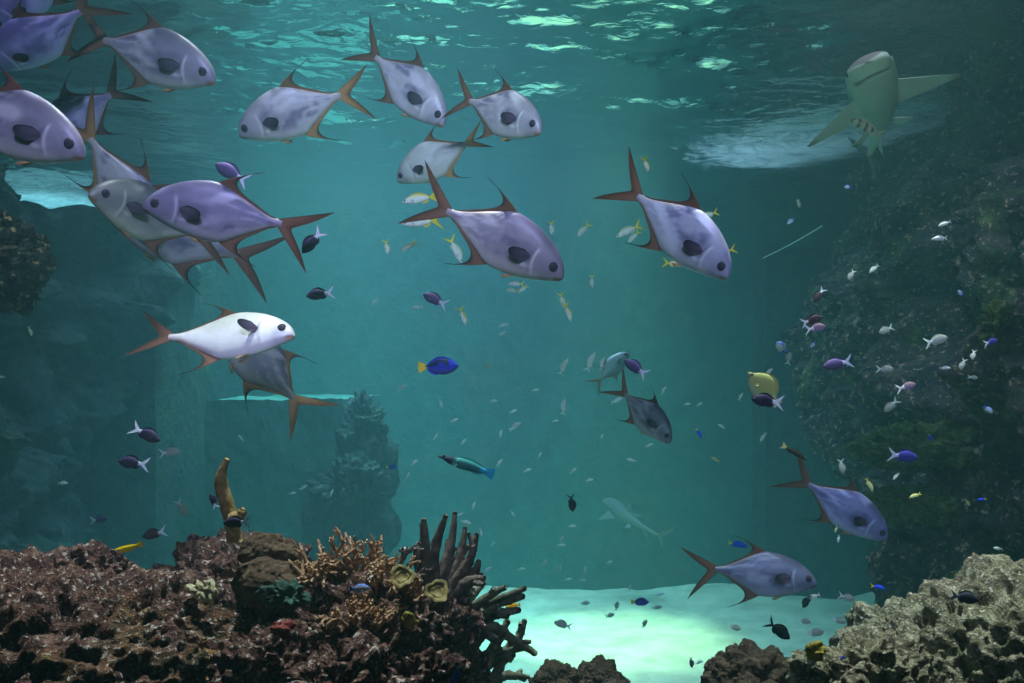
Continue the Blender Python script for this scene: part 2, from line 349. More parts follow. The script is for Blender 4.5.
def caudal(x0, hh, length, notch, ang, n=27, th=0.005, curve=0.0, pw=2.0, asym=1.0):
    """Forked tail fin: rays fan out from the tail base."""
    f = np.linspace(-1, 1, n)
    l = notch+(length-notch)*np.abs(f)**pw; l = np.where(f < 0, l*asym, l)
    a = np.radians(ang)*np.sign(f)*np.abs(f)**0.8
    root = np.stack([np.full(n, x0)+0.012*(1-np.abs(f)), np.zeros(n), hh*f], 1)
    tip = root+np.stack([-l*np.cos(a)-curve*np.abs(f)**3, np.zeros(n), l*np.sin(a)], 1)
    return root, tip
def lobe(zf, t0, t1, length, decay, low, ang, sgn, n=30):
    """Falcate dorsal or anal fin along the contour zf from t0 to t1."""
    t = t0+(t1-t0)*np.linspace(0, 1, n)**1.6
    q = t-t0; l = length*np.exp(-q/decay)+low*np.clip((t1-t)/(t1-t0)*3, 0, 1); l *= np.minimum(1, 0.75+q/0.02)
    a = np.radians(ang)+0.5*np.clip(q/0.2, 0, 1)
    root = np.stack([-t, 0*t, zf(t)-sgn*0.012], 1)
    tip = root+np.stack([-l*np.cos(a), 0*t, sgn*(l*np.sin(a)+0.012)], 1)
    return root, tip
def eye_mesh(r):
    U, Fc = ico(3); V = U*np.array([r, r*0.5, r]); d = np.hypot(U[:, 0], U[:, 2])
    return V, Fc, d

def frame(nose, tail, px_roll=0.0, yaw=0.0, SL=None, Y=None):
    """World matrix and size of a fish whose snout and tail base show at the two pixels. yaw > 0 turns the snout to the camera, roll > 0 shows the back."""
    (x0, y0), (x1, y1) = nose, tail; ln = max(math.hypot(x1-x0, y1-y0), 1e-3); ps = math.radians(yaw)
    if Y is None: Y = SL*math.cos(ps)*F/ln
    S = ln*Y/F/math.cos(ps)
    A, B = at(x0, y0, Y-S/2*math.sin(ps)), at(x1, y1, Y+S/2*math.sin(ps))
    ax = (A-B); S = ax.length; ax.normalize()
    mid = (A+B)/2; view = (mid-CAM).normalized()
    up = Vector((0, 0, 1)); up = up-ax*up.dot(ax)
    # the dorsal direction that lies across the picture
    up = view.cross(ax).normalized()
    if up.z < 0: up = -up
    up.rotate(Matrix.Rotation(math.radians(px_roll)*(1 if ax.cross(up).dot(view) > 0 else -1)*-1, 3, ax))
    left = up.cross(ax)
    m = Matrix((ax, left, up)).transposed().to_4x4(); m.translation = mid
    return m, S
def place(mesh_V, S): V = np.array(mesh_V, float); V[:, 0] += 0.5; return V*S

PT = Spec(); PT.lens = 1.15
PT.top = ([0, .012, .04, .09, .17, .30, .43, .52, .62, .78, .91, 1.0], [-.042, -.008, .040, .090, .145, .200, .226, .224, .186, .104, .042, .027])
PT.bot = ([0, .012, .04, .09, .17, .30, .45, .57, .66, .80, .91, 1.0], [-.050, -.070, -.088, -.110, -.146, -.190, -.214, -.210, -.170, -.098, -.042, -.029])
PT.wid = ([0, .02, .06, .14, .28, .45, .65, .85, 1.0], [.004, .028, .046, .066, .082, .080, .056, .024, .014])
def pompano(nose, tail, label, yaw=0, roll=0, SL=0.56, Y=None, bend=0.0, tint=(1, 1, 1), pale=0.0, patch=1.0, fin_tone=0, pec=18, lobe_len=0.41, tail_len=0.385, tail_ang=36, tail_rot=0, group=None):
    m, S = frame(nose, tail, roll, yaw, SL, Y)
    root = empty('pompano', m, label, 'fish', group or 'large silver fish of the school')
    zt = lambda q: sm(q, *PT.top); zb = lambda q: sm(q, *PT.bot); wd = lambda q: sm(q, *PT.wid)
    V, Fs, t = body_mesh(PT, bend)
    x, z, y = -V[:, 0], V[:, 2], V[:, 1]
    # mouth: a groove low on the blunt snout
    mz = -0.062-0.30*x
    g = np.exp(-((z-mz)/0.008)**2)*step(0.07-x, 0, 0.02); V[:, 1] *= 1-0.25*g
    hgt = (z-zb(x))/np.maximum(zt(x)-zb(x), 1e-3)
    back, flank, belly = np.array([.115, .10, .165]), np.array([.36, .34, .44]), np.array([.72, .70, .72])
    if pale: back = back*(1-pale)+np.array([.55, .55, .56])*pale; flank = flank*(1-pale)+np.array([.74, .73, .74])*pale
    c = lerp(np.tile(belly, (len(V), 1)), flank, step(hgt, 0.06, 0.34)); c = lerp(c, back, step(hgt, 0.66, 0.97)*0.85)
    sd = int(abs(nose[0])*7+abs(nose[1])) % 50
    pat = fbm(np.stack([x*4.2, y*0+sd, z*7], 1), 3, sd)
    c = lerp(c, (.20, .17, .28), step(pat, -.02, 0.32)*0.85*patch*step(hgt, 0.12, 0.3)*step(x, 0.24, 0.34))
    st = np.sin((z-0.25*zt(x))*85+pat*3); c = lerp(c, (.74, .72, .82), step(st, 0.5, 1.0)*0.6*step(x, 0.45, 0.7)); c = lerp(c, (.86, .84, .90), step(fbm(np.stack([x*3, y*0+sd+9, z*8-x*2], 1), 2, sd+3), .08, .5)*.6*step(x, .26, .4))
    c = lerp(c, (.10, .08, .15), step(.115-np.hypot((x-.36)*.8, z+.01), 0, .05)*.35*patch)
    # head: duller face, bright edge of the gill cover
    c = lerp(c, (.36, .33, .44), step(0.20-x, 0.0, 0.08)*0.55)
    gx = 0.225+0.035*np.cos(np.clip(z/0.13, -1, 1)*1.5)-0.01; ge = np.exp(-((x-gx)/0.011)**2)*step(0.10-z, 0, 0.05)*step(z+0.15, 0, 0.04)
    c = lerp(c, (.90, .90, .95), ge*0.85); ge2 = np.exp(-((x-gx-0.022)/0.010)**2)*step(0.09-z, 0, 0.05)*step(z+0.13, 0, 0.04); c = lerp(c, (.16, .13, .22), ge2*0.6)
    c = lerp(c, (.42, .22, .10), np.exp(-((z-mz)/0.016)**2)*step(0.075-x, 0, 0.03)*0.9); c = lerp(c, (.95, .94, .97), np.exp(-((x-.285)/.045)**2-((z+.072+(x-.285)*.25)/.012)**2)*.9)
    rim = step(0.045-np.abs(z-zb(x)), 0, 0.03)*step(x, 0.6, 0.7)+step(0.03-np.abs(z-zt(x)), 0, 0.02)*step(x, 0.6, 0.7); c = lerp(c, (.52, .42, .36), np.clip(rim, 0, 1)*0.6)
    c = np.clip(c*np.array(tint), 0, 0.95)
    mesh_np('body', place(warp(V, bend), S), Fs, M['silver'], root, col=c)
    e = [(.10, .050, .045), (.16, .070, .05), (.26, .13, .06)][fin_tone]; f = [(.17, .09, .075), (.25, .12, .085), (.52, .29, .13)][fin_tone]
    def fin(name, rt, tp, th, dark, light, belly=None, edge=None):
        V, Fs, u, v = fin_mesh(rt, tp, 9, th, belly)
        c = lerp(np.tile(np.array(light), (len(V), 1)), dark, step(v, 0.4, 1.0))
        if edge is not None: c = lerp(c, dark, edge(u)*0.7)
        ray = np.sin(u*70); c = c*(0.88+0.12*ray)[:, None]
        return mesh_np(name, place(warp(V, bend), S), Fs, M['fin'], root, col=c)
    rt, tp = lobe(zt, .49, .95, lobe_len, .050, .014, 20, 1); fin('dorsal_fin', rt, tp, .006, (.045, .03, .045), e, (0, 0, 0.012))
    rt, tp = lobe(zb, .54, .95, lobe_len*0.92, .052, .014, 24, -1); fin('anal_fin', rt, tp, .006, (.03, .02, .025), f, (0, 0, -0.012))
    rt, tp = caudal(-.975, .036, tail_len, .115, tail_ang, 31, .010, 0.03, 1.5)
    ra = math.radians(tail_rot); d_ = tp-np.array([-.98, 0, 0]); tp = np.array([-.98, 0, 0])+np.stack([d_[:, 0]*math.cos(ra)+d_[:, 2]*math.sin(ra), d_[:, 1], d_[:, 2]*math.cos(ra)-d_[:, 0]*math.sin(ra)], 1); fin('tail_fin', rt, tp, .008, tuple(np.array(e)*0.8), f, None, lambda u: step(np.abs(u-0.5), 0.40, 0.5))
    for s in (-1, 1):
        w0 = float(wd(np.array([.30]))[0]); q = np.linspace(-1, 1, 13); sp_ = math.radians(pec)
        rt = np.stack([-.275+0*q, s*(w0*0.94+0*q), -.008+.016*q], 1); l = .165*np.sqrt(np.maximum(1-0.86*np.abs(q)**2.2, 0))
        tp = rt+np.stack([-l*math.cos(sp_), s*l*math.sin(sp_), 0.040*q*(1-.15*q*q)-.012], 1)
        fin('pectoral_fin', rt, tp, .005, (.035, .022, .048), (.10, .065, .12))
        rt = np.stack([-.33-.03*(q+1), s*(.018+0*q), -.196+0*q-.006*(q+1)], 1); l = .085*(1-0.4*(q+1)/2)
        tp = rt+np.stack([-l*0.85, s*.012+0*q, -l*0.5], 1)
        fin('pelvic_fin', rt, tp, .004, (.35, .18, .06), (.50, .30, .14))
    for s in (-1, 1):
        V, Fs, d = eye_mesh(.036); c = lerp(np.tile([.006, .005, .010], (len(V), 1)), (.055, .04, .07), step(d, 0.027, 0.031))
        V = V+np.array([-.098, s*(float(wd(np.array([.098]))[0])*0.90), .004])
        mesh_np('eye', place(V, S), Fs, M['skin'], root, col=c)
    return root

# ---- small fish: one mesh set per kind, copied
def small_spec(top, bot, wid): s = Spec(); s.lens = 1.0; s.top, s.bot, s.wid = top, bot, wid; return s
tt = [0, .04, .12, .25, .42, .60, .78, .92, 1.0]
OVAL = small_spec((tt, [0, .055, .125, .200, .240, .225, .145, .070, .060]), (tt, [-.01, -.055, -.125, -.200, -.240, -.225, -.145, -.070, -.060]), (tt, [.005, .04, .075, .10, .105, .085, .05, .022, .016]))
SLIM = small_spec((tt, [0, .035, .08, .125, .150, .135, .085, .040, .032]), (tt, [-.01, -.04, -.08, -.120, -.145, -.135, -.085, -.040, -.032]), (tt, [.005, .035, .06, .078, .085, .07, .042, .02, .014]))
DISC = small_spec((tt, [0, .035, .10, .24, .330, .330, .235, .085, .060]), (tt, [-.015, -.04, -.11, -.22, -.300, -.310, -.225, -.085, -.060]), (tt, [.005, .025, .05, .08, .09, .075, .045, .022, .016]))
LONG = small_spec((tt, [.0, .018, .025, .070, .100, .105, .080, .052, .050]), (tt, [-.018, -.026, -.036, -.078, -.100, -.100, -.078, -.052, -.050]), (tt, [.008, .014, .02, .05, .065, .058, .04, .022, .016]))
EEL = small_spec((tt, [0, .03, .06, .085, .100, .095, .070, .046, .044]), (tt, [-.01, -.03, -.06, -.085, -.10, -.095, -.07, -.046, -.044]), (tt, [.005, .03, .05, .06, .065, .055, .04, .022, .016]))
def K(spec, body, tailc, tail=(0.30, .10, 34), dors=(.25, .92, .075), belly=None, backc=None, tail_from=0.88, finc=None, marks=None, eyec=(.01, .01, .015)):
    return dict(spec=spec, body=body, tailc=tailc, tail=tail, dors=dors, belly=belly or body, back=backc or body, tf=tail_from, finc=finc or body, marks=marks, eyec=eyec)
def tang_marks(c, x, z, y):
    k = step(z, -0.02, 0.04)*step(x, .22, .34)*step(1.02-x, 0, .06); hole = step(0.055-np.hypot((x-.52)*0.45, z-.045), 0, .02)
    k = np.maximum(k*(1-hole), step(np.abs(z)-.045, 0, .03)*0+step(0.03-np.abs(z-.02), 0, .02)*step(x, .6, .8)); return lerp(c, (.006, .006, .02), np.clip(k, 0, 1)*0.92)
def wrasse_marks(c, x, z, y): return lerp(lerp(c, (.02, .03, .07), step(.42-x, 0, .15)), (.10, .55, .40), np.exp(-((x-.36-z*0.6)/.02)**2)*0.9)
def butter_marks(c, x, z, y): return lerp(c, (.10, .06, .03), np.exp(-((x-.10)/.03)**2)*0.7)
def bars(c, x, z, y): return lerp(c, (.10, .055, .03), step(np.sin(x*26), 0.0, 0.5)*0.9)
KINDS = {
 'dark': K(OVAL, (.022, .016, .040), (.75, .78, .90), (0.42, .10, 38), belly=(.04, .025, .06), backc=(.045, .028, .085)),
 'brown': K(OVAL, (.06, .030, .040), (.75, .78, .80), (0.42, .10, 38)),
 'violet': K(OVAL, (.10, .065, .19), (.70, .70, .90), (0.40, .10, 38), backc=(.17, .11, .29), belly=(.07, .05, .13)),
 'blueviolet': K(OVAL, (.05, .04, .30), (.70, .75, .95), (0.42, .10, 38)),
 'pink': K(OVAL, (.30, .18, .24), (.85, .85, .85), (0.45, .10, 38), tail_from=.8, belly=(.30, .2, .5)),
 'slate': K(OVAL, (.05, .06, .09), (.20, .24, .28), (0.34, .10, 34)),
 'black': K(OVAL, (.006, .007, .014), (.008, .009, .016), (0.42, .08, 40)),
 'pale': K(OVAL, (.50, .52, .48), (.85, .90, .88), (0.42, .10, 38), backc=(.42, .42, .36)),
 'grey': K(OVAL, (.42, .40, .33), (.70, .70, .62), (0.40, .10, 36), backc=(.34, .32, .27)),
 'white': K(SLIM, (.85, .90, .92), (.80, .86, .90), (0.26, .08, 32)),
 'bluewhite': K(OVAL, (.75, .80, .95), (.10, .16, .80), (0.3, .10, 34), backc=(.2, .3, .9)),
 'fusilier': K(SLIM, (.88, .88, .86), (.85, .62, .03), (0.42, .11, 38), backc=(.85, .80, .55), tail_from=.93, finc=(.80, .66, .15)),
 'fusilier_grey': K(SLIM, (.70, .76, .72), (.80, .64, .06), (0.40, .10, 38), backc=(.70, .72, .52), belly=(.88, .90, .88), tail_from=.95, finc=(.6, .62, .44)),
 'yellowish': K(SLIM, (.70, .66, .25), (.80, .70, .15), (0.28, .09, 34), belly=(.8, .78, .6)),
 'tang': K(OVAL, (.018, .030, .52), (.85, .66, .06), (0.22, .17, 30), dors=(.18, .93, .055), tail_from=.96, marks=tang_marks, backc=(.02, .03, .55), belly=(.07, .06, .36)),
 'blue': K(SLIM, (.02, .07, .75), (.75, .66, .10), (0.24, .10, 34), tail_from=.93),
 'wrasse': K(LONG, (.03, .17, .17), (.03, .42, .62), (0.17, .13, 24), dors=(.36, .92, .035), marks=wrasse_marks, backc=(.05, .30, .26), finc=(.05, .36, .32)),
 'yellow': K(EEL, (.80, .62, .02), (.80, .60, .02), (0.16, .12, 22), dors=(.25, .92, .03)),
 'orange': K(OVAL, (.85, .42, .02), (.85, .5, .05), (0.22, .14, 26)),
 'butterfly': K(DISC, (.42, .42, .14), (.55, .54, .30), (0.16, .12, 24), dors=(.22, .95, .07), marks=butter_marks, belly=(.40, .46, .26)),
 'darkyellow': K(EEL, (.035, .035, .025), (.85, .78, .25), (0.22, .10, 30), dors=(.25, .92, .03), tail_from=.97, belly=(.10, .09, .06)),
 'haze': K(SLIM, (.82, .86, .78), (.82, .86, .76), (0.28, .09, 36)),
 'barred': K(SLIM, (.50, .42, .32), (.45, .38, .30), (0.28, .09, 34), marks=bars),
 'striped_blue': K(SLIM, (.06, .20, .80), (.10, .35, .85), (0.24, .1, 30), marks=lambda c, x, z, y: lerp(c, (.01, .015, .05), step(np.sin(z*60), 0.2, 0.6))),
}
_protos = {}
def kind_meshes(kind, parts):
    """Unit-size meshes of a kind: {part name: [mesh data]}; with parts False everything is one mesh."""
    if (kind, parts) in _protos: return _protos[kind, parts]
    k = KINDS[kind]; sp = k['spec']; out = []
    zt = lambda q: sm(q, *sp.top); zb = lambda q: sm(q, *sp.bot); wd = lambda q: sm(q, *sp.wid)
    V, Fs, t = body_mesh(sp, 0, 40 if parts else 18, 22 if parts else 12); x, y, z = -V[:, 0], V[:, 1], V[:, 2]
    h = (z-zb(x))/np.maximum(zt(x)-zb(x), 1e-3)
    c = lerp(np.tile(np.array(k['belly'], float), (len(V), 1)), k['body'], step(h, .15, .45)); c = lerp(c, k['back'], step(h, .6, .9))
    c = lerp(c, k['tailc'], step(x, k['tf']-.06, k['tf']+.03))
    if k['marks']: c = k['marks'](c, x, z, y)
    items = [('body', V, [tuple(f) for f in Fs], c, M['skin'])]
    L_, no, an = k['tail']; q = float(zt(np.array([1.0]))[0])
    rt, tp = caudal(-.97, q*1.15, L_, no*1.5, an, 17, curve=.02, pw=1.35); V, F2, u, v = fin_mesh(rt, tp, 5, .008); items.append(('tail_fin', V, F2, np.tile(k['tailc'], (len(V), 1)), M['fin']))
    t0, t1, hh = k['dors']; t = np.linspace(t0, t1, 16); l = hh*np.sqrt(np.clip(np.sin(np.pi*np.clip((t-t0)/(t1-t0)*0.9+.08, 0, 1)), 0, 1))
    for nm, zf, s, ta in (('dorsal_fin', zt, 1, t), ('anal_fin', zb, -1, .5*(t1-.02)+.5*np.linspace(t0+.15, t1, 16))):
        rt = np.stack([-ta, 0*ta, zf(ta)-s*.015], 1); tp = rt+np.stack([-l*0.7, 0*ta, s*(l+.015)], 1)
        V, F2, u, v = fin_mesh(rt, tp, 4, .008); items.append((nm, V, F2, np.tile(k['finc'], (len(V), 1))*0.9, M['fin']))
    if parts:
        for s in (-1, 1):
            w0 = float(wd(np.array([.32]))[0]); q = np.linspace(-1, 1, 7); rt = np.stack([-.30+0*q, s*w0*.95+0*q, -.02+.03*q], 1); l = .13*(1-.5*q*q)
            tp = rt+np.stack([-l*.9, s*l*.35, .03*q-.02], 1); V, F2, u, v = fin_mesh(rt, tp, 4, .006); items.append(('pectoral_fin', V, F2, np.tile(np.array(k['body'])*.8+.02, (len(V), 1)), M['fin']))
            V, F2, d = eye_mesh(.036); V = V+np.array([-.11, s*float(wd(np.array([.11]))[0])*.92, .03]); items.append(('eye', V, [tuple(f) for f in F2], lerp(np.tile(np.array(k['eyec'], float), (len(V), 1)), (.30, .28, .25), step(d, .70, .80)), M['skin']))
    res = []
    if parts:
        for nm, V, F2, c, mt in items:
            o = mesh_np(nm, place(V, 1), F2, mt, col=c); res.append((nm, o.data)); bpy.data.objects.remove(o)
    else:
        mb = MB(); cs = []
        for nm, V, F2, c, mt in items: mb.add(place(V, 1), F2); cs.append(c)
        o = mb.build('tiny', M['skin'], col=np.concatenate(cs)); res.append(('fish', o.data)); bpy.data.objects.remove(o)
    _protos[kind, parts] = res; return res
NAMES = {'tang': 'blue_tang', 'wrasse': 'bird_wrasse', 'yellow': 'yellow_wrasse', 'butterfly': 'butterfly_fish', 'fusilier': 'yellowtail_fusilier', 'fusilier_grey': 'yellowtail_fusilier', 'haze': 'reef_fish', 'white': 'reef_fish', 'yellowish': 'reef_fish', 'darkyellow': 'cleaner_wrasse', 'barred': 'pilot_fish', 'orange': 'reef_fish'}
CATS = {'tang': 'blue tang', 'wrasse': 'wrasse', 'yellow': 'wrasse'}
def small(kind, nose, tail, label, Y=None, yaw=0, roll=0, group=None, SL=0.10, parts=None):
    ln = math.hypot(nose[0]-tail[0], nose[1]-tail[1])
    if Y is None: Y = min(max(SL*F/max(ln, 1), 2.2), 4.2+0.0 if nose[0] > 830 else 11.0)
    m, S = frame(nose, tail, roll, yaw, None, Y)
    if parts is None: parts = ln >= 10
    name = NAMES.get(kind, 'damselfish')
    if parts:
        root = empty(name, m, label, 'fish', group)
        for nm, me in kind_meshes(kind, True):
            o = bpy.data.objects.new(nm, me); COL.objects.link(o); o.parent = root; o.scale = (S, S, S)
    else:
        root = bpy.data.objects.new(name, kind_meshes(kind, False)[0][1]); COL.objects.link(root)
        root.matrix_world = m @ Matrix.Scale(S, 4); tag(root, label, 'fish', group)
    return root
# ------------------------------------------------------------------ the school of large silver fish
W2 = (1.15, 1.12, 1.15)
pompano((217, 76), (104, 40), 'silver-violet fish with dark pectoral spot, highest one facing right', yaw=8, roll=6, fin_tone=1)
pompano((-10, 66), (80, 14), 'deep violet fish diving left, its tail touching the tail of a silver one', yaw=-18, roll=24, SL=.50, tint=(.95, .88, 1.5), fin_tone=1, bend=-.1)
pompano((-8, 26), (64, -38), 'dark violet fish cut by the top left corner of the picture', yaw=-15, roll=22, SL=.46, tint=(.9, .82, 1.4))
pompano((87, 150), (-52, 100), 'big grey-violet fish entering from the left edge with orange lower lip', yaw=4, roll=4, fin_tone=1, tint=(.95, .92, .98))
pompano((40, 142), (111, 94), 'small violet fish half hidden behind the big one at the left edge', yaw=-22, roll=0, SL=.50, Y=4.6, tint=(1.0, .95, 1.4))
pompano((163, 250), (90, 138), 'silver-backed fish diving right behind the pair with dark pectoral spots', yaw=-20, roll=26, SL=.54, Y=4.3, pale=.75, fin_tone=2)
pompano((90, 189), (190, 233), 'grey fish with pale belly and yellow lips, overlapped by the violet fish before it', yaw=46, roll=-14, Y=4.1, tint=(.80, .82, .70), pale=.1, fin_tone=1, bend=.25, patch=.3)
pompano((143, 201), (282, 224), 'violet-grey fish facing left, foremost of the overlapping group under the small violet damselfish', yaw=10, roll=5, fin_tone=1, tint=(.80, .75, .96), tail_rot=-17)
pompano((112, 212), (239, 255), 'grey fish mostly hidden below the overlapping pair, only belly and brown tail showing', yaw=-6, roll=-6, Y=5.0, tint=(.70, .68, .70), fin_tone=1)
pompano((237, 131), (341, 95), 'pale silver fish facing left with orange-tipped tail, alone under the surface', yaw=-10, roll=4, pale=.55, fin_tone=2, tint=W2, tail_rot=-12, tail_len=.33)
pompano((447, 122), (376, 57), 'white-backed fish diving steeply right with brown forked tail above it', yaw=14, roll=10, pale=.6, fin_tone=1, tint=(1.12, 1.02, 1.12))
pompano((543, 128), (470, 101), 'short-looking violet-silver fish turned toward the viewer beside bright surface ripples', yaw=38, roll=0, pale=.25, fin_tone=1, Y=4.3)
pompano((396, 178), (468, 143), 'pale greenish silver fish facing left above the white yellow-tailed fish', yaw=-24, roll=0, Y=4.9, pale=.9, fin_tone=2, tint=(1.0, 1.03, 1.0), patch=.3, tail_ang=26, tail_len=.28)
pompano((566, 273), (447, 211), 'large violet-grey fish at the centre of the school, nose down right, tail over white fish', yaw=8, roll=8, fin_tone=1, tint=(.98, .92, .98))
pompano((732, 274), (638, 196), 'bright violet fish with white tail end diving right among yellow-tailed fish', yaw=16, roll=10, pale=.35, fin_tone=1, tint=(.98, .95, 1.22))
pompano((296, 331), (173, 342), 'white fish rolled to show its belly, swimming right with raised pectoral fin', yaw=8, roll=-40, tail_rot=4, tail_len=.33, pale=1.0, fin_tone=1, patch=0, tint=(1.2, 1.15, 1.2), pec=50, bend=-.15)
pompano((228, 328), (294, 399), 'grey fish beneath the white one, tail pointing down right', yaw=-25, roll=-14, SL=.56, Y=4.7, tint=(.62, .62, .56), patch=.2, fin_tone=2)
pompano((672, 441), (625, 394), 'dark silver fish diving right below a violet damselfish in mid water', yaw=24, roll=2, SL=.52, Y=5.4, tint=(.72, .72, .74), fin_tone=1)
pompano((889, 537), (808, 484), 'blue-violet fish nearest the dark rock wall, nose down right', yaw=8, roll=4, SL=.52, tint=(.72, .74, 1.25), fin_tone=1)
pompano((817, 580), (715, 569), 'slate-blue fish level above the sand, lowest of the school', yaw=5, roll=0, SL=.54, tint=(.55, .58, .80), fin_tone=1, tail_rot=-12)
pompano((628, 352), (600, 380), 'faint pale large fish far off in the haze behind the dark silver fish', yaw=-10, SL=.5, Y=10.5, pale=1, fin_tone=2, roll=0, patch=0, tint=(.42, .45, .42), group='far hazy fish')
# ------------------------------------------------------------------ small fish, one by one
s = small
g1 = 'dark damselfish with white tails'
s('violet', (215, 164), (241, 178), 'small violet damselfish just above the back of the foremost violet-grey fish', Y=3.9, group=g1)
s('dark', (302, 253), (318, 235), 'black damselfish with white tail up, behind the brown tail of the violet-grey fish', group=g1)
s('dark', (306, 296), (328, 293), 'dark purple damselfish with white tail edge, alone below the black one', group=g1)
s('violet', (423, 294), (442, 303), 'purple-blue damselfish with small white tail in open water left of centre', group=g1)
s('dark', (160, 441), (138, 430), 'black damselfish with long white tail streamers, upper of two over the left reef', group=g1)
s('dark', (118, 461), (142, 464), 'black damselfish with white tail facing left, lower of two over the left reef', group=g1)
s('violet', (108, 518), (94, 520), 'grey-violet damselfish with bright white tail over the maroon reef', group=g1)
s('brown', (142, 537), (161, 532), 'black-brown damselfish above the yellow wrasse', group=g1)
s('dark', (223, 523), (244, 522), 'slate damselfish hovering before the foot of the brown horn sponge', Y=2.75, group=g1)
s('dark', (210, 494), (215, 505), 'dark damselfish half hidden behind the brown horn sponge', Y=3.4, group=g1)
s('grey', (186, 516), (179, 503), 'grey-brown damselfish pointing down beside the horn sponge', group=g1)
s('pale', (180, 451), (164, 453), 'pale grey damselfish with white tail beside the two black ones', group=g1)
s('violet', (624, 360), (642, 372), 'violet damselfish with pale tail above the dark silver fish', group=g1)
s('dark', (751, 399), (776, 402), 'dark purple damselfish with white tail before the yellow butterflyfish', Y=3.4, group=g1)
s('brown', (822, 317), (806, 322), 'brown damselfish, upper of a touching pair near the rock wall', Y=3.7, group=g1)
s('pink', (826, 326), (810, 329), 'pinkish damselfish with white tail, lower of a touching pair near the rock wall', Y=3.6, group=g1)
s('violet', (823, 367), (846, 362), 'violet-blue damselfish facing left at the edge of the rock wall', Y=3.8, group=g1)
s('pink', (916, 384), (901, 388), 'pink-violet damselfish with white tail against the rock wall', group=g1)
s('blueviolet', (918, 458), (895, 455), 'blue-violet damselfish with white tail over the green ledge', Y=3.8, group=g1)
s('brown', (814, 302), (822, 291), 'brown damselfish with white tail up, above the touching pair', Y=4.4, group=g1)
s('bluewhite', (777, 342), (784, 351), 'tiny bluish white fish seen head-on near the touching pair', Y=4.4, yaw=45)
s('black', (790, 639), (772, 625), 'black damselfish pointing down right over the bright sand')
s('slate', (979, 600), (956, 596), 'slate-grey damselfish resting over the pale right reef', Y=2.9)
s('black', (573, 512), (571, 498), 'small black fish pointing straight down in the haze above the sand', yaw=20, Y=5.5)
s('pale', (554, 622), (568, 626), 'grey fish low over the bright sand near the grey finger coral', Y=6.0)
s('butterfly', (748, 372), (775, 401), 'yellow butterflyfish partly covered by a dark purple damselfish', Y=4.2, roll=0)
s('tang', (459, 366), (425, 367), 'royal blue tang with black marking and yellow tail in mid water', SL=.16, roll=0)
s('tang', (397, 467), (388, 467), 'tiny blue tang far off before the hazy rock spire', SL=.16, Y=9, parts=True)
s('tang', (649, 602), (634, 602), 'blue tang low over the sand', SL=.16, Y=6, parts=True)
s('blue', (748, 547), (731, 543), 'bright blue fish behind the back of the slate-blue fish', Y=5.2)
s('blue', (886, 589), (873, 586), 'bright blue fish with yellow tail above the pale right reef')
s('blue', (702, 438), (697, 430), 'small electric-blue fish to the right of the dark silver fish', Y=4.5, parts=True)
s('blue', (977, 500), (985, 499), 'small deep blue fish before the lower rock wall', Y=3.9)
s('blue', (932, 441), (929, 435), 'small blue fish over the green ledge', Y=3.9)
s('blue', (840, 660), (845, 656), 'tiny deep blue fish among the pale encrusted rocks', Y=2.85)
s('striped_blue', (452, 690), (458, 670), 'bright blue striped fish at the foot of the reef between corals', Y=2.3)
s('wrasse', (438, 456), (487, 472), 'dark teal bird wrasse with long snout and blue tail, mid water', SL=.20)
s('yellow', (107, 555), (138, 545), 'lemon yellow wrasse resting on the maroon reef', Y=2.95)
s('orange', (505, 608), (518, 605), 'orange-yellow fish peeping out of the grey finger coral', Y=3.7)
s('darkyellow', (807, 460), (785, 447), 'slim dark fish with yellow tail before the tail of the blue-violet fish', Y=3.9)
s('barred', (850, 119), (878, 133), 'brown barred fish swimming under the shark', Y=6.2, yaw=10, roll=-30)
s('bluewhite', (370, 588), (352, 589), 'pale blue fish hiding among the tan staghorn branches', Y=2.62)
s('white', (399, 549), (412, 550), 'round white fish behind the dark tips of the staghorn coral', Y=3.3)
s('orange', (512, 610), (522, 604), 'yellow-orange fish under the outer finger of the grey coral', Y=3.75) if False else None
g2 = 'yellow-tailed white fish around the school'
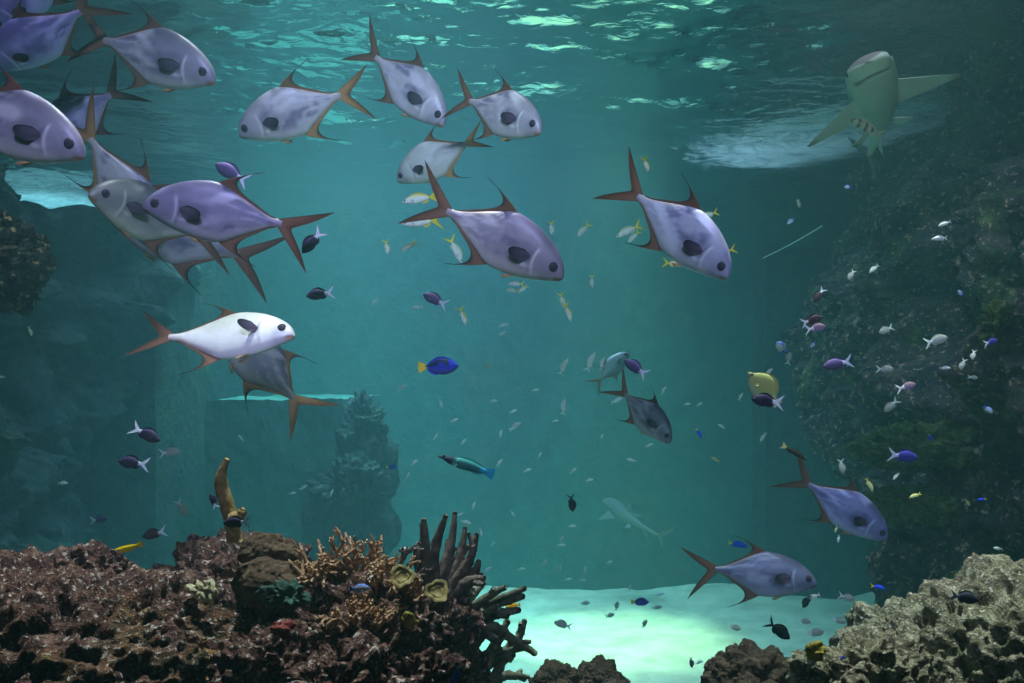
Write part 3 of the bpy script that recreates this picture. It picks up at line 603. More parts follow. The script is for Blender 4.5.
fu = [
 ('fusilier', (402, 202), (431, 197), 'white fish with yellow tail, upper of two behind the central tail', 5.0, 0),
 ('fusilier', (402, 224), (433, 221), 'white fish with yellow tail, lower of two behind the central tail', 5.0, 0),
 ('fusilier', (388, 254), (386, 243), 'small yellow fish turned away, beside the white fish', 5.5, 30),
 ('fusilier', (401, 251), (413, 244), 'small plump white fish with raised yellow tail', 5.5, 15),
 ('fusilier_grey', (462, 263), (452, 242), 'greenish pale fish half behind the belly of the central fish', 5.2, 0),
 ('fusilier_grey', (577, 237), (587, 226), 'pale fish with yellow-edged tail between the two large violet fish', 6.0, 15),
 ('fusilier_grey', (552, 235), (551, 224), 'pale fish pointing down, close to the forehead of the central fish', 6.0, 30),
 ('fusilier_grey', (616, 237), (636, 227), 'grey fish with yellow tail beside the white tail end of the bright violet fish', 5.2, 0),
 ('fusilier', (648, 173), (645, 160), 'fish seen from behind with bright yellow tail, under the surface', 4.6, -35),
 ('fusilier_grey', (698, 219), (714, 213), 'grey fish with bright yellow tail behind the back of the bright violet fish', 4.8, 0),
 ('fusilier', (714, 256), (731, 250), 'fish showing only a yellow tail beside the face of the bright violet fish', 4.8, 0),
 ('fusilier', (686, 265), (668, 263), 'white fish with yellow tail under the belly of the bright violet fish', 4.8, 0),
 ('fusilier_grey', (628, 243), (637, 233), 'faint pale fish behind the anal fin of the bright violet fish', 5.6, 0),
 ('fusilier_grey', (508, 284), (521, 284), 'pale fish just beneath the belly of the central fish', 5.6, 0),
 ('fusilier_grey', (519, 292), (526, 287), 'small pale fish turned away beneath the central fish', 5.6, 30),
 ('fusilier_grey', (592, 288), (592, 278), 'grey fish pointing down right of the face of the central fish', 6.5, 25),
 ('fusilier', (564, 308), (561, 296), 'slim white fish, upper of two sinking below the central fish', 6.5, 25),
 ('fusilier', (571, 321), (566, 307), 'plump white and yellow fish, lower of two sinking below the central fish', 6.0, 20),
 ('fusilier', (466, 325), (461, 311), 'slim white fish with yellow tail right of the purple-blue damselfish', 6.0, 20),
 ('fusilier_grey', (505, 290), (517, 291), 'hazy fish low behind the pelvic fin of the central fish', 6.6, 0),
]
for k, a, b, l, Y_, yw in fu: s(k, a, b, l, Y=Y_, yaw=yw, group=g2, parts=True)
# middling fish against the rock wall and in mid water, each told apart by what is near it
mid = [
 ('pale', (879, 333), (890, 328), 'pale green damselfish with white tail before the dark face of the rock wall'),
 ('pale', (948, 337), (930, 342), 'long pale fish under the green mound of the rock wall'),
 ('pale', (894, 369), (880, 369), 'faint pale damselfish left above the pink-violet one'),
 ('pale', (884, 412), (895, 402), 'teal-white damselfish under the pink-violet one'),
 ('white', (951, 368), (941, 368), 'white star-tailed fish in the dark hollow of the rock wall'),
 ('pale', (960, 370), (964, 361), 'pale fish pointing down in the dark hollow, left of its twin'),
 ('pale', (972, 360), (974, 352), 'pale fish pointing down in the dark hollow, right of its twin'),
 ('blueviolet', (998, 340), (987, 343), 'blue fish with white tail near the right edge of the rock wall'),
 ('pale', (978, 378), (970, 377), 'small pale fish low in the dark hollow of the rock wall'),
 ('bluewhite', (958, 290), (962, 295), 'small blue-and-white fish above the green mound of the rock wall'),
 ('bluewhite', (844, 187), (850, 187), 'white-and-blue fish under the foam beside the shark'),
 ('bluewhite', (787, 224), (793, 219), 'white fish with blue tail above the rope'),
 ('grey', (800, 208), (798, 201), 'dim grey fish above the rope, right of the white-and-blue one'),
 ('pale', (848, 280), (853, 272), 'pale fish before the left edge of the rock wall'),
 ('haze', (869, 273), (877, 266), 'thin pale fish slanting up before the rock wall'),
 ('haze', (938, 226), (949, 222), 'pale fish high on the rock wall, upper of two'),
 ('haze', (932, 239), (945, 238), 'pale teal fish high on the rock wall, lower of two'),
 ('bluewhite', (993, 413), (985, 407), 'slim violet-white fish above the green ledge'),
 ('black', (972, 442), (964, 445), 'small black fish on the green ledge'),
 ('haze', (893, 480), (898, 474), 'small pale fish below the blue-violet damselfish'),
 ('yellowish', (909, 498), (919, 494), 'pale yellow fish over the lower green ledge'),
 ('yellowish', (873, 492), (867, 480), 'pale yellow fish above the back of the blue-violet fish'),
 ('pale', (843, 474), (841, 462), 'pale greenish fish hanging above the dorsal fin of the blue-violet fish'),
 ('yellowish', (970, 506), (966, 500), 'dull yellow fish left of the deep blue one'),
 ('yellowish', (835, 533), (837, 527), 'yellow speck of a fish under the belly of the blue-violet fish'),
 ('white', (838, 543), (839, 536), 'white speck of a fish under the belly of the blue-violet fish'),
 ('pale', (1006, 561), (995, 558), 'pale fish over the crest of the pale right reef'),
 ('haze', (993, 548), (1001, 549), 'teal fish in shade over the crest of the pale right reef'),
 ('pale', (855, 600), (842, 596), 'pale striped damselfish above the sand left of the bright blue fish'),
 ('slate', (803, 608), (809, 597), 'blue-grey fish below the chin of the slate-blue fish'),
 ('haze', (807, 599), (818, 595), 'greenish fish touching the chin of the slate-blue fish'),
 ('pale', (741, 629), (731, 627), 'pale grey fish hovering on the sand left of the black damselfish'),
 ('slate', (692, 668), (691, 659), 'small grey fish on the sand left of the dark mound'),
 ('pale', (846, 622), (835, 620), 'grey fish over the sand edge beside the pale right reef'),
 ('pale', (824, 632), (810, 633), 'pale grey fish above a dark lump of the pale right reef'),
 ('pale', (811, 622), (801, 621), 'faint grey fish over the sand right of the black damselfish'),
 ('slate', (854, 631), (843, 633), 'grey-blue fish settling on the edge of the pale right reef'),
 ('bluewhite', (671, 262), (680, 266), 'x', ) if False else None,
 ('white', (623, 398), (613, 402), 'bright white fish under the tail of the dark silver fish'),
 ('white', (603, 434), (601, 438), 'white speck left of the dark silver fish'),
 ('white', (626, 459), (635, 461), 'white fish low left of the dark silver fish'),
 ('white', (718, 424), (724, 428), 'white fish right of the electric-blue one'),
 ('yellowish', (711, 457), (718, 461), 'pale yellow fish below the electric-blue one'),
 ('haze', (760, 442), (765, 434), 'hazy pale fish below the yellow butterflyfish'),
 ('haze', (773, 368), (766, 375), 'hazy pale fish right of the yellow butterflyfish'),
 ('bluewhite', (810, 347), (815, 343), 'tiny pale blue fish below the touching pair'),
 ('grey', (790, 352), (788, 362), 'dim slim fish hanging below the head-on white one'),
 ('white', (442, 408), (440, 400), 'white sliver of a fish below the royal blue tang'),
 ('haze', (407, 385), (399, 389), 'pale sliver of a fish left below the royal blue tang'),
 ('yellowish', (486, 370), (488, 363), 'yellow-green fish right of the royal blue tang'),
 ('haze', (521, 422), (511, 429), 'grey-green fish slanting up above the bird wrasse'),
 ('haze', (499, 327), (507, 324), 'hazy oval fish, upper of a pair below the central fish'),
 ('haze', (498, 336), (505, 332), 'hazy oval fish, lower of a pair below the central fish'),
 ('haze', (595, 352), (588, 368), 'faint long fish in the haze left of the far hazy one'),
 ('haze', (568, 358), (561, 372), 'faint long fish in the haze, leftmost of three'),
 ('haze', (604, 357), (601, 368), 'faint short fish in the haze beside the far hazy one'),
 ('haze', (565, 398), (563, 412), 'faint fish hanging low in the haze below the leftmost of three'),
 ('white', (371, 306), (377, 299), 'white fish in the brighter water left of the purple-blue damselfish'),
 ('haze', (411, 308), (421, 307), 'pale sliver under the purple-blue damselfish'),
 ('white', (386, 246), (386, 240), 'x') if False else None,
 ('white', (19, 258), (15, 261), 'white speck of a fish before the left rock ledge'),
 ('haze', (32, 336), (29, 328), 'pale fish in the gloom below the left rock ledge'),
 ('white', (-3, 377), (4, 377), 'white fish at the left edge of the picture in the gloom'),
 ('haze', (68, 483), (59, 483), 'faint grey fish before the dim left wall'),
 ('haze', (238, 435), (243, 440), 'faint grey fish below the tail of the grey fish'),
 ('haze', (457, 516), (463, 513), 'pale sliver touching the tip of the dark finger coral'),
 ('haze', (472, 524), (462, 521), 'greenish sliver right of the dark finger coral tips'),
]
for q in mid:
    if q:
        k, a, b, l = q; x = a[0]
        s(k, a, b, l, Y=(4.1 if x > 900 else 4.6 if x > 815 else 6.0 if x > 640 else 7.5) if a[1] < 590 else 4.8, yaw=RNG.uniform(-15, 15), group='small fish scattered in the water', parts=math.hypot(a[0]-b[0], a[1]-b[1]) > 8)
# specks over the sand: nothing tells these apart
specks = [(474, 505, 70), (513, 514, -60), (481, 533, -80), (493, 544, 60), (573, 526, 5), (562, 538, 60), (562, 545, 0), (545, 562, 40), (560, 568, 70), (585, 569, 85), (522, 569, 10), (488, 569, 30), (583, 580, 5), (569, 579, 10), (610, 562, 20), (630, 587, 80),
 (494, 401, 10), (514, 411, 20), (473, 378, 30), (536, 390, 10), (464, 441, 50), (501, 433, 80), (556, 421, 10), (540, 455, 60), (528, 470, 20), (455, 420, 20), (436, 436, 60), (304, 487, 30), (332, 492, 70), (293, 493, 10), (574, 470, 40), (590, 480, 10), (700, 404, 30), (664, 390, 60), (688, 404, 5), (741, 396, 60), (650, 445, 20), (500, 462, 50), (415, 462, 40), (408, 475, 60)]
for x, y, a in specks:
    r = math.radians(a); d = 3.2+RNG.uniform(-.6, .9)
    s('white' if y > 500 else 'haze', (x+d*math.cos(r), y-d*math.sin(r)), (x-d*math.cos(r), y+d*math.sin(r)), 'tiny pale fish, one of the glinting specks in the hazy open water', Y=RNG.uniform(7, 9), group='tiny pale specks of fish in open water', parts=False)
for x, y, a in [(586, 603, 5), (617, 605, 80), (658, 607, 10), (661, 594, 10), (645, 623, 60), (611, 615, 20), (700, 662, 20)]:
    r = math.radians(a); d = 4
    s('pale' if y < 650 and x != 661 else 'white', (x+d*math.cos(r), y-d*math.sin(r)), (x-d*math.cos(r), y+d*math.sin(r)), 'tiny faint fish close over the sand bed', Y=9, group='tiny fish over the sand', parts=False)
# ------------------------------------------------------------------ the far setting
def slab(name, x0, x1, y0, y1, z0, z1, mat, label, amp=0.03, n=26):
    """A worn concrete block: a subdivided box roughened by noise."""
    bm = bmesh.new(); bmesh.ops.create_cube(bm, size=1); bmesh.ops.subdivide_edges(bm, edges=bm.edges[:], cuts=n, use_grid_fill=True)
    V = np.array([v.co[:] for v in bm.verts]); Fc = np.array([[v.index for v in f.verts] for f in bm.faces]); bm.free()
    P = V*np.array([x1-x0, y1-y0, z1-z0])+np.array([(x0+x1)/2, (y0+y1)/2, (z0+z1)/2])
    N_ = np.sign(V)*(np.abs(V) > .499)
    P = P+N_*(amp*(fbm(P*1.5, 4, 3)+0.6*fbm(P*6, 2, 4)))[:, None]
    return tag(mesh_np(name, P, Fc, mat, smooth=False), label, 'wall', kind='structure')
a = at(205, 400, 12.6); b = at(335, 400, 12.6)
slab('wall_pier', a.x, b.x, 12.6, 17.7, -0.3, a.z, M['concrete'], 'pale concrete pier rising from the sand at the back')
a = at(766, 240, 16.0)
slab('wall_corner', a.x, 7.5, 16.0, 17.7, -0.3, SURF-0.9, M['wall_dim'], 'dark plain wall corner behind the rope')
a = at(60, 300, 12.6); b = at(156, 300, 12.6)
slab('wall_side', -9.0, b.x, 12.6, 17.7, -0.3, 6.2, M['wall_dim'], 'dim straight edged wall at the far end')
blob('rock_ledge', -30, 258, 6.4, 52, 50, M['wall_rock'], 12, 7, depth=1.6, lump=.6, rough=1.5, label='jutting rock ledge on the dim wall', cat='rock', kind='structure')
# hazy rock spire behind the reef
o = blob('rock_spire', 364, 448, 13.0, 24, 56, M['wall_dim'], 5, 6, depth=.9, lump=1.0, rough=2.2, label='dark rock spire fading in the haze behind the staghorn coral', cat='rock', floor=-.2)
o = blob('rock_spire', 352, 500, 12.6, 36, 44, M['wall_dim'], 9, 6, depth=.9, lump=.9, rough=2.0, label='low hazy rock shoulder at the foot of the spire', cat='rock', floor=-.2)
# rope
a, b = at(763, 258, 15.95), at(822, 226, 12.2)
pts = [a+(b-a)*q+Vector((0, 0, -.02*math.sin(math.pi*q))) for q in np.linspace(0, 1, 14)]
V, Fs = tube(pts, [.009]*14, 8)
m, N, L = nt('pale_rope'); N['Principled BSDF'].inputs['Base Color'].default_value = (.75, .78, .72, 1); N['Principled BSDF'].inputs['Roughness'].default_value = .9
cw = noise(N, L, N.new('ShaderNodeTexCoord').outputs['Object'], 120, 2); bp = N.new('ShaderNodeBump'); L.new(cw.outputs[0], bp.inputs['Height']); L.new(bp.outputs[0], N['Principled BSDF'].inputs['Normal']); M['rope'] = m
tag(mesh_np('rope', V, Fs, M['rope']), 'thin pale rope slanting up from the dark wall corner to the rock wall', 'rope')
# foam floating under the water surface
def foam_mat():
    m, N, L = nt('foam'); N.remove(N['Principled BSDF']); out = N['Material Output']
    a = N.new('ShaderNodeAttribute'); a.attribute_name = 'Col'
    co = N.new('ShaderNodeTexCoord').outputs['Object']; mp = N.new('ShaderNodeMapping'); mp.inputs['Scale'].default_value = (1.0, 1.5, 1); L.new(co, mp.inputs[0])
    n = noise(N, L, mp.outputs[0], 3.2, 8, .68, 1.4); r = ramp(N, [(.36, (0, 0, 0)), (.62, (1, 1, 1))]); L.new(n.outputs[0], r.inputs[0])
    mu = N.new('ShaderNodeMath'); mu.operation = 'ADD'; L.new(a.outputs['Fac'], mu.inputs[0]); mu.inputs[1].default_value = -.46
    ad = N.new('ShaderNodeMath'); ad.operation = 'MULTIPLY_ADD'; ad.use_clamp = True; L.new(r.outputs[0], ad.inputs[0]); ad.inputs[1].default_value = .60; L.new(mu.outputs[0], ad.inputs[2])
    d = N.new('ShaderNodeBsdfDiffuse'); d.inputs[0].default_value = (.62, .68, .68, 1); tl = N.new('ShaderNodeBsdfTranslucent'); tl.inputs[0].default_value = (.62, .68, .68, 1)
    dm = N.new('ShaderNodeMixShader'); dm.inputs[0].default_value = .7; L.new(d.outputs[0], dm.inputs[1]); L.new(tl.outputs[0], dm.inputs[2])
    t = N.new('ShaderNodeBsdfTransparent'); mx = N.new('ShaderNodeMixShader'); L.new(ad.outputs[0], mx.inputs[0]); L.new(t.outputs[0], mx.inputs[1]); L.new(dm.outputs[0], mx.inputs[2])
    L.new(mx.outputs[0], out.inputs[0]); return m
M['foam'] = foam_mat()
def foam(poly, label, seed, soft=0.9):
    """Foam patch: a thin wavy sheet of bubbles just under the surface, thinning out to its rim."""
    poly = np.array(poly, float); lo, hi = poly.min(0)-.4, poly.max(0)+.4
    nx, ny = 120, 120; X, Y = np.meshgrid(np.linspace(lo[0], hi[0], nx), np.linspace(lo[1], hi[1], ny), indexing='ij'); P = np.stack([X.ravel(), Y.ravel()], 1)
    d = np.full(len(P), 9e9); ins = np.zeros(len(P), bool)
    for i in range(len(poly)):
        a, b = poly[i], poly[(i+1) % len(poly)]; ab = b-a; q = np.clip(((P-a)@ab)/(ab@ab), 0, 1); d = np.minimum(d, np.linalg.norm(P-a-q[:, None]*ab, axis=1))
        c = (a[1] > P[:, 1]) != (b[1] > P[:, 1]); xx = (b[0]-a[0])*(P[:, 1]-a[1])/(b[1]-a[1]+1e-9)+a[0]; ins ^= c & (P[:, 0] < xx)
    sd = np.where(ins, d, -d); al = np.clip(sd/soft+.12, 0, 1)
    z = SURF-.10+.05*fbm(np.stack([P[:, 0]*1.2, P[:, 1]*1.8, 0*d], 1), 3, seed)-.10*al
    keep = al > 0; F4 = grid_faces(nx, ny); F4 = F4[keep[F4].any(1)]; used = np.unique(F4); idx = np.zeros(len(P), int); idx[used] = np.arange(len(used))
    return tag(mesh_np('foam', np.stack([P[:, 0], P[:, 1], z], 1)[used], idx[F4], M['foam'], col=np.repeat(al[used, None], 3, 1)), label, 'foam', kind='stuff')
foam([(2.3, 12.2), (3.2, 11.2), (4.4, 10.6), (5.7, 10.0), (5.9, 10.4), (5.4, 12.0), (4.9, 13.0), (4.0, 13.6), (2.9, 13.4)], 'white foam on the water against the dark rock wall', 4)
foam([(-9.2, 13.9), (-6.2, 14.2), (-6.2, 15.4), (-7.2, 17.0), (-9.6, 16.6)], 'bluish white foam on the water over the dim wall', 7)

# ------------------------------------------------------------------ shark and the far hazy shark
def shark(nose, tail, Yn, Yt, label, roll=0, belly=(.50, .53, .43), back=(.20, .16, .15), tailbend=.4, scale_fins=1.0, n_t=80):
    A, B = at(*nose, Yn), at(*tail, Yt); ax = (A-B); S = ax.length; ax.normalize(); mid = (A+B)/2
    up = Vector((0, 0, 1)); up = (up-ax*up.dot(ax)).normalized(); up.rotate(Matrix.Rotation(math.radians(roll), 3, ax)); left = up.cross(ax)
    mt = Matrix((ax, left, up)).transposed().to_4x4(); mt.translation = mid
    root = empty('shark', mt, label, 'shark')
    ts = [0, .012, .04, .09, .16, .26, .40, .55, .70, .85, 1.0]
    wid = (ts, [.003, .046, .076, .091, .094, .098, .092, .070, .044, .024, .014])
    top = (ts, [.002, .025, .047, .064, .078, .088, .084, .064, .040, .024, .016]); bot = (ts, [-.002, -.016, -.032, -.050, -.066, -.076, -.072, -.054, -.036, -.022, -.016])
    t = np.linspace(0, 1, n_t)**1.25; zt, zb, wd = sm(t, *top), sm(t, *bot), sm(t, *wid)
    th = np.linspace(0, 2*np.pi, 48, endpoint=False); sn, cs = np.sin(th), np.cos(th)
    V = np.stack([np.repeat(-t, 48), (wd[:, None]*cs).ravel(), ((zt+zb)[:, None]/2+(zt-zb)[:, None]/2*sn).ravel()], 1)
    def bendf(V): V = np.array(V, float); q = np.maximum(-V[:, 0]-.45, 0); V[:, 1] += tailbend*q*q; return V
    x, y, z = -V[:, 0], V[:, 1], V[:, 2]
    # crescent mouth under the snout
    mx_ = .050+.9*np.maximum(.074**2-0, 0)-0; arc = .052+.035*(y/.07)**2; g = np.exp(-((x-arc)/.006)**2)*step(.075-np.abs(y), 0, .015)*(z < 0)
    V[:, 2] += .016*g; und = np.exp(-((x-arc+.012)/.012)**2)*step(.07-np.abs(y), 0, .02)*(z < 0); V[:, 2] -= .007*und
    hgt = (z-np.repeat(zb, 48))/np.maximum(np.repeat(zt-zb, 48), 1e-4)
    c = lerp(np.tile(np.array(belly), (len(V), 1)), back, step(hgt+.06*pn(np.stack([x*9, y*9, z*9], 1), 3), .62, .80)); c = lerp(c, (.06, .05, .05), g*.95)
    for k in range(5):
        gx = .185+.018*k; c = lerp(c, (.12, .11, .10), np.exp(-((x-gx)/.0035)**2)*step(np.abs(y)-.072, 0, .01)*step(.03-np.abs(z+.01), 0, .02)*.8)
    def P_(V): V = bendf(V); V[:, 0] += .5; return V*S
    F4 = [tuple(f) for f in grid_faces(n_t, 48, True)]+[tuple(range(47, -1, -1)), tuple(range((n_t-1)*48, n_t*48))]
    mesh_np('body', P_(V), F4, M['shark'], root, col=c)
    def fin(name, rt, tp, th=.010, cc=None, bel=None):
        V, Fs, u, v = fin_mesh(rt, tp, 11, th, bel); c = lerp(np.tile(np.array(cc or belly), (len(V), 1)), (.10, .09, .09), step(v, .75, 1.0)*.8)
        return mesh_np(name, P_(V), Fs, M['shark'], root, col=c)
    q = np.linspace(0, 1, 18)
    for sd in (-1, 1):
        f = scale_fins
        rt = np.stack([-.21-.155*q, sd*(.070+0*q), -.022-.042*q], 1); tp = np.stack([-.365-.012*q, sd*(.076+.240*f-.012*q), -.066-.004*q], 1)
        fin('pectoral_fin', rt, tp, .006)
        rt = np.stack([-.58-.06*q, sd*(.048+0*q), -.035+0*q], 1); tp = np.stack([-.645-.03*q, sd*(.145-.05*q), -.055+0*q], 1); fin('pelvic_fin', rt, tp, .007)
        V, Fs, d = eye_mesh(.011); V = V[:, [0, 1, 2]]+np.array([-.055, sd*.080, .012]); mesh_np('eye', P_(V), Fs, M['skin'], root, col=np.tile([.01, .01, .01], (len(V), 1)))
    rt = np.stack([-.40-.11*q, 0*q, .078-.02*q], 1); tp = np.stack([-.50-.05*q, 0*q, .20-.09*q], 1); fin('dorsal_fin', rt, tp, .010, back)
    rt = np.stack([-.72-.06*q, 0*q, .036-.01*q], 1); tp = np.stack([-.79-.03*q, 0*q, .10-.05*q], 1); fin('second_dorsal_fin', rt, tp, .006, back)
    rt = np.stack([-.76-.06*q, 0*q, -.030+.008*q], 1); tp = np.stack([-.83-.03*q, 0*q, -.10+.05*q], 1); fin('anal_fin', rt, tp, .006)
    rt = np.stack([0*q-.985, 0*q, .016-.032*q], 1); u = np.linspace(1, -1, 18); l = np.where(u > 0, .06+.20*np.abs(u)**1.6, .06+.09*np.abs(u)**1.6); an = np.radians(np.where(u > 0, 42, 55))*u
    tp = rt+np.stack([-l*np.cos(an), 0*u, l*np.sin(an)], 1); fin('tail_fin', rt, tp, .008, back)
    return root
shark((868, 62), (886, 146), 6.0, 7.6, 'grey-green shark seen from below with pale belly and spread fins beside the rock wall', roll=21, tailbend=-.25)
shark((606, 500), (652, 536), 16.2, 14.9, 'faint pale shark swimming away in the haze over the sand, tail fin raised', roll=0, belly=(.13, .13, .11), back=(.11, .11, .09), tailbend=-.3)

# ------------------------------------------------------------------ reef rocks in front
R = 'reef rocks below the school'
blob('reef_rock', 40, 690, 2.75, 235, 128, M['reef'], 3, 7, .75, lump=.22, label='broad maroon reef rock filling the lower left corner', cat='rock', group=R, floor=0)
blob('reef_rock', 92, 575, 2.9, 42, 24, M['reef'], 14, 6, .8, lump=.5, label='small maroon knob on the ridge of the broad reef rock', cat='rock', group=R)
blob('reef_rock', 232, 612, 3.25, 92, 72, M['reef'], 8, 7, .8, lump=.30, label='rounded maroon rock under the brown horn sponge', cat='rock', group=R, floor=0)
blob('reef_rock', 262, 672, 2.62, 66, 42, M['reef'], 17, 6, .8, lump=.5, label='rusty orange-brown lump below the dark hollow of the reef', cat='rock', group=R, floor=0)
blob('reef_rock', 365, 664, 2.85, 92, 80, M['reef'], 23, 7, .8, lump=.34, label='mottled rock under the tan staghorn coral', cat='rock', group=R, floor=0)
blob('reef_rock', 425, 684, 2.42, 44, 34, M['reef'], 29, 6, .8, lump=.4, label='pinkish lump at the lower edge beneath the two plate corals', cat='rock', group=R, floor=0)
blob('reef_rock', 438, 652, 3.15, 44, 66, M['reef'], 31, 6, .8, lump=.4, label='speckled rock that carries the grey finger coral', cat='rock', group=R, floor=0)
blob('reef_rock', 408, 634, 2.92, 42, 46, M['reef'], 47, 6, .7, lump=.35, label='crusted rock carrying the two plate corals', cat='rock', group=R, floor=0)
blob('reef_rock', 338, 690, 2.45, 56, 40, M['reef'], 37, 6, .8, lump=.5, label='dark mottled lump at the lower edge under the staghorn coral', cat='rock', group=R, floor=0)
blob('brown_coral', 272, 552, 3.0, 30, 17, M['reef_brown'], 41, 6, .9, lump=.12, rough=.35, label='smooth brown cap of coral beside the staghorn, upper of two', cat='coral', group='smooth brown corals')
blob('brown_coral', 268, 584, 2.88, 36, 26, M['reef_brown'], 43, 6, .8, lump=.12, rough=.3, label='smooth brown dome of coral beneath the dark gap, lower of two', cat='coral', group='smooth brown corals')
G = 'coral mounds at the edge of the sand'
blob('coral_mound', 556, 694, 3.7, 28, 30, M['mound'], 51, 7, .9, lump=.5, knob=True, label='knobbly brown coral mound by the grey finger coral, left of its twin', cat='coral', group=G, floor=0)
blob('coral_mound', 598, 692, 3.75, 30, 30, M['mound'], 52, 7, .9, lump=.5, knob=True, label='knobbly brown coral mound at the lower edge, right of its twin', cat='coral', group=G, floor=0)
blob('coral_mound', 754, 692, 3.4, 50, 42, M['mound'], 56, 7, .9, knob=True, label='large dark brown knobbly coral mound before the bright sand', cat='coral', group=G, floor=0)
Q = 'pale encrusted rocks of the right reef'
blob('pale_reef_rock', 1035, 714, 3.3, 182, 142, M['reef_pale'], 61, 7, .8, lump=.22, label='large cream-speckled reef rock in the lower right corner', cat='rock', group=Q, floor=0)
blob('pale_reef_rock', 868, 688, 3.05, 72, 54, M['reef_pale'], 64, 7, .8, lump=.3, label='cream-speckled rock with purple shade, middle of the right reef', cat='rock', group=Q, floor=0)
blob('pale_reef_rock', 905, 648, 3.7, 62, 44, M['reef_pale'], 67, 6, .8, lump=.3, label='cream rock at the back where the right reef meets the sand', cat='rock', group=Q, floor=0)
blob('pale_reef_rock', 822, 680, 3.1, 34, 34, M['reef_pale'], 69, 6, .8, lump=.4, label='small cream rock that carries the yellow sponge', cat='rock', group=Q, floor=0)
def plain(name, stops, scale=20, rough=.85, bump=.4):
    m, N, L = nt(name); b = N['Principled BSDF']; b.inputs['Roughness'].default_value = rough; b.inputs['Specular IOR Level'].default_value = .2
    n = noise(N, L, N.new('ShaderNodeTexCoord').outputs['Object'], scale, 6, .65); r = ramp(N, stops); L.new(n.outputs[0], r.inputs[0]); L.new(r.outputs[0], b.inputs[0])
    bp = N.new('ShaderNodeBump'); bp.inputs['Strength'].default_value = bump; bp.inputs['Distance'].default_value = .01; L.new(n.outputs[0], bp.inputs['Height']); L.new(bp.outputs[0], b.inputs['Normal']); return m
M['yellow_sponge'] = plain('yellow_sponge', [(.35, (.16, .12, .02)), (.6, (.36, .28, .05))], 30)
M['red_sponge'] = plain('red_sponge', [(.35, (.10, .015, .015)), (.6, (.26, .06, .05))], 30)
M['cream'] = plain('cream_growth', [(.35, (.30, .26, .16)), (.6, (.70, .62, .42))], 40)
M['green'] = plain('green_algae', [(.3, (.016, .026, .008)), (.5, (.065, .095, .022)), (.7, (.17, .20, .06))], 26, .95, .9)
M['tan'] = plain('tan_staghorn', [(.3, (.20, .10, .06)), (.55, (.52, .31, .19)), (.75, (.78, .58, .42))], 34)
M['darkcoral'] = plain('dark_finger_coral', [(.3, (.05, .036, .034)), (.55, (.17, .125, .11)), (.75, (.36, .30, .24))], 30, .85, .7)
M['greycoral'] = plain('grey_finger_coral', [(.3, (.06, .06, .045)), (.55, (.20, .19, .14)), (.75, (.40, .38, .27))], 30, .85, .7)
M['horn'] = plain('brown_horn_sponge', [(.3, (.18, .115, .045)), (.55, (.42, .28, .11)), (.75, (.62, .48, .24))], 40, .85, .6)
M['plate'] = plain('plate_coral', [(.3, (.16, .12, .05)), (.55, (.34, .26, .11)), (.75, (.55, .45, .24))], 40)
M['tealalgae'] = plain('teal_algae', [(.3, (.012, .03, .025)), (.55, (.05, .11, .09)), (.75, (.20, .30, .24))], 60)
blob('yellow_sponge', 814, 652, 2.86, 11, 8, M['yellow_sponge'], 71, 6, .6, lump=.35, rough=.35, label='yellow sponge on the tip of the pale right reef', cat='sponge')
blob('red_sponge', 280, 630, 2.42, 11, 9, M['red_sponge'], 72, 6, .7, lump=.8, rough=.5, label='dull red sponge on the reef under the dark hollow', cat='sponge')
blob('yellow_sponge', 412, 622, 2.62, 7, 7, M['yellow_sponge'], 73, 6, .7, lump=.6, rough=.4, label='small yellow sponge under the plate corals', cat='sponge')
blob('teal_algae', 288, 598, 2.72, 17, 12, M['tealalgae'], 74, 6, .7, lump=.8, rough=1.0, cells=4, label='tuft of teal algae below the smooth brown dome', cat='algae')
blob('cream_coral', 206, 590, 2.72, 15, 7, M['cream'], 75, 6, .8, lump=.9, rough=.9, label='cream crust on the lip of the dark hollow', cat='coral')
# growths on the dark rock wall
from mathutils.bvhtree import BVHTree
BV = BVHTree.FromPolygons([v.co for v in WALL_R.data.vertices], [p.vertices[:] for p in WALL_R.data.polygons])
for px, py, Y, rx, ry, sd, lb in [(998, 328, 5.15, 18, 26, 81, 'bright green algae mound high on the rock wall near the picture edge'), (945, 448, 5.9, 95, 22, 82, 'long green algae ledge on the rock wall behind the blue-violet damselfish'), (930, 505, 6.0, 70, 16, 83, 'lower green algae ledge on the rock wall'), (996, 62, 6.2, 18, 34, 84, 'yellow-green algae high on the rock wall beside the shark')]:
    hit = BV.ray_cast(CAM, (at(px, py, 5)-CAM).normalized())[0]; Y = hit.y if hit else Y
    blob('algae_mound', px, py, Y, rx, ry, M['green'], sd, 6, .55, lump=.6, rough=1.3, label=lb, cat='algae', group='green algae on the rock wall')

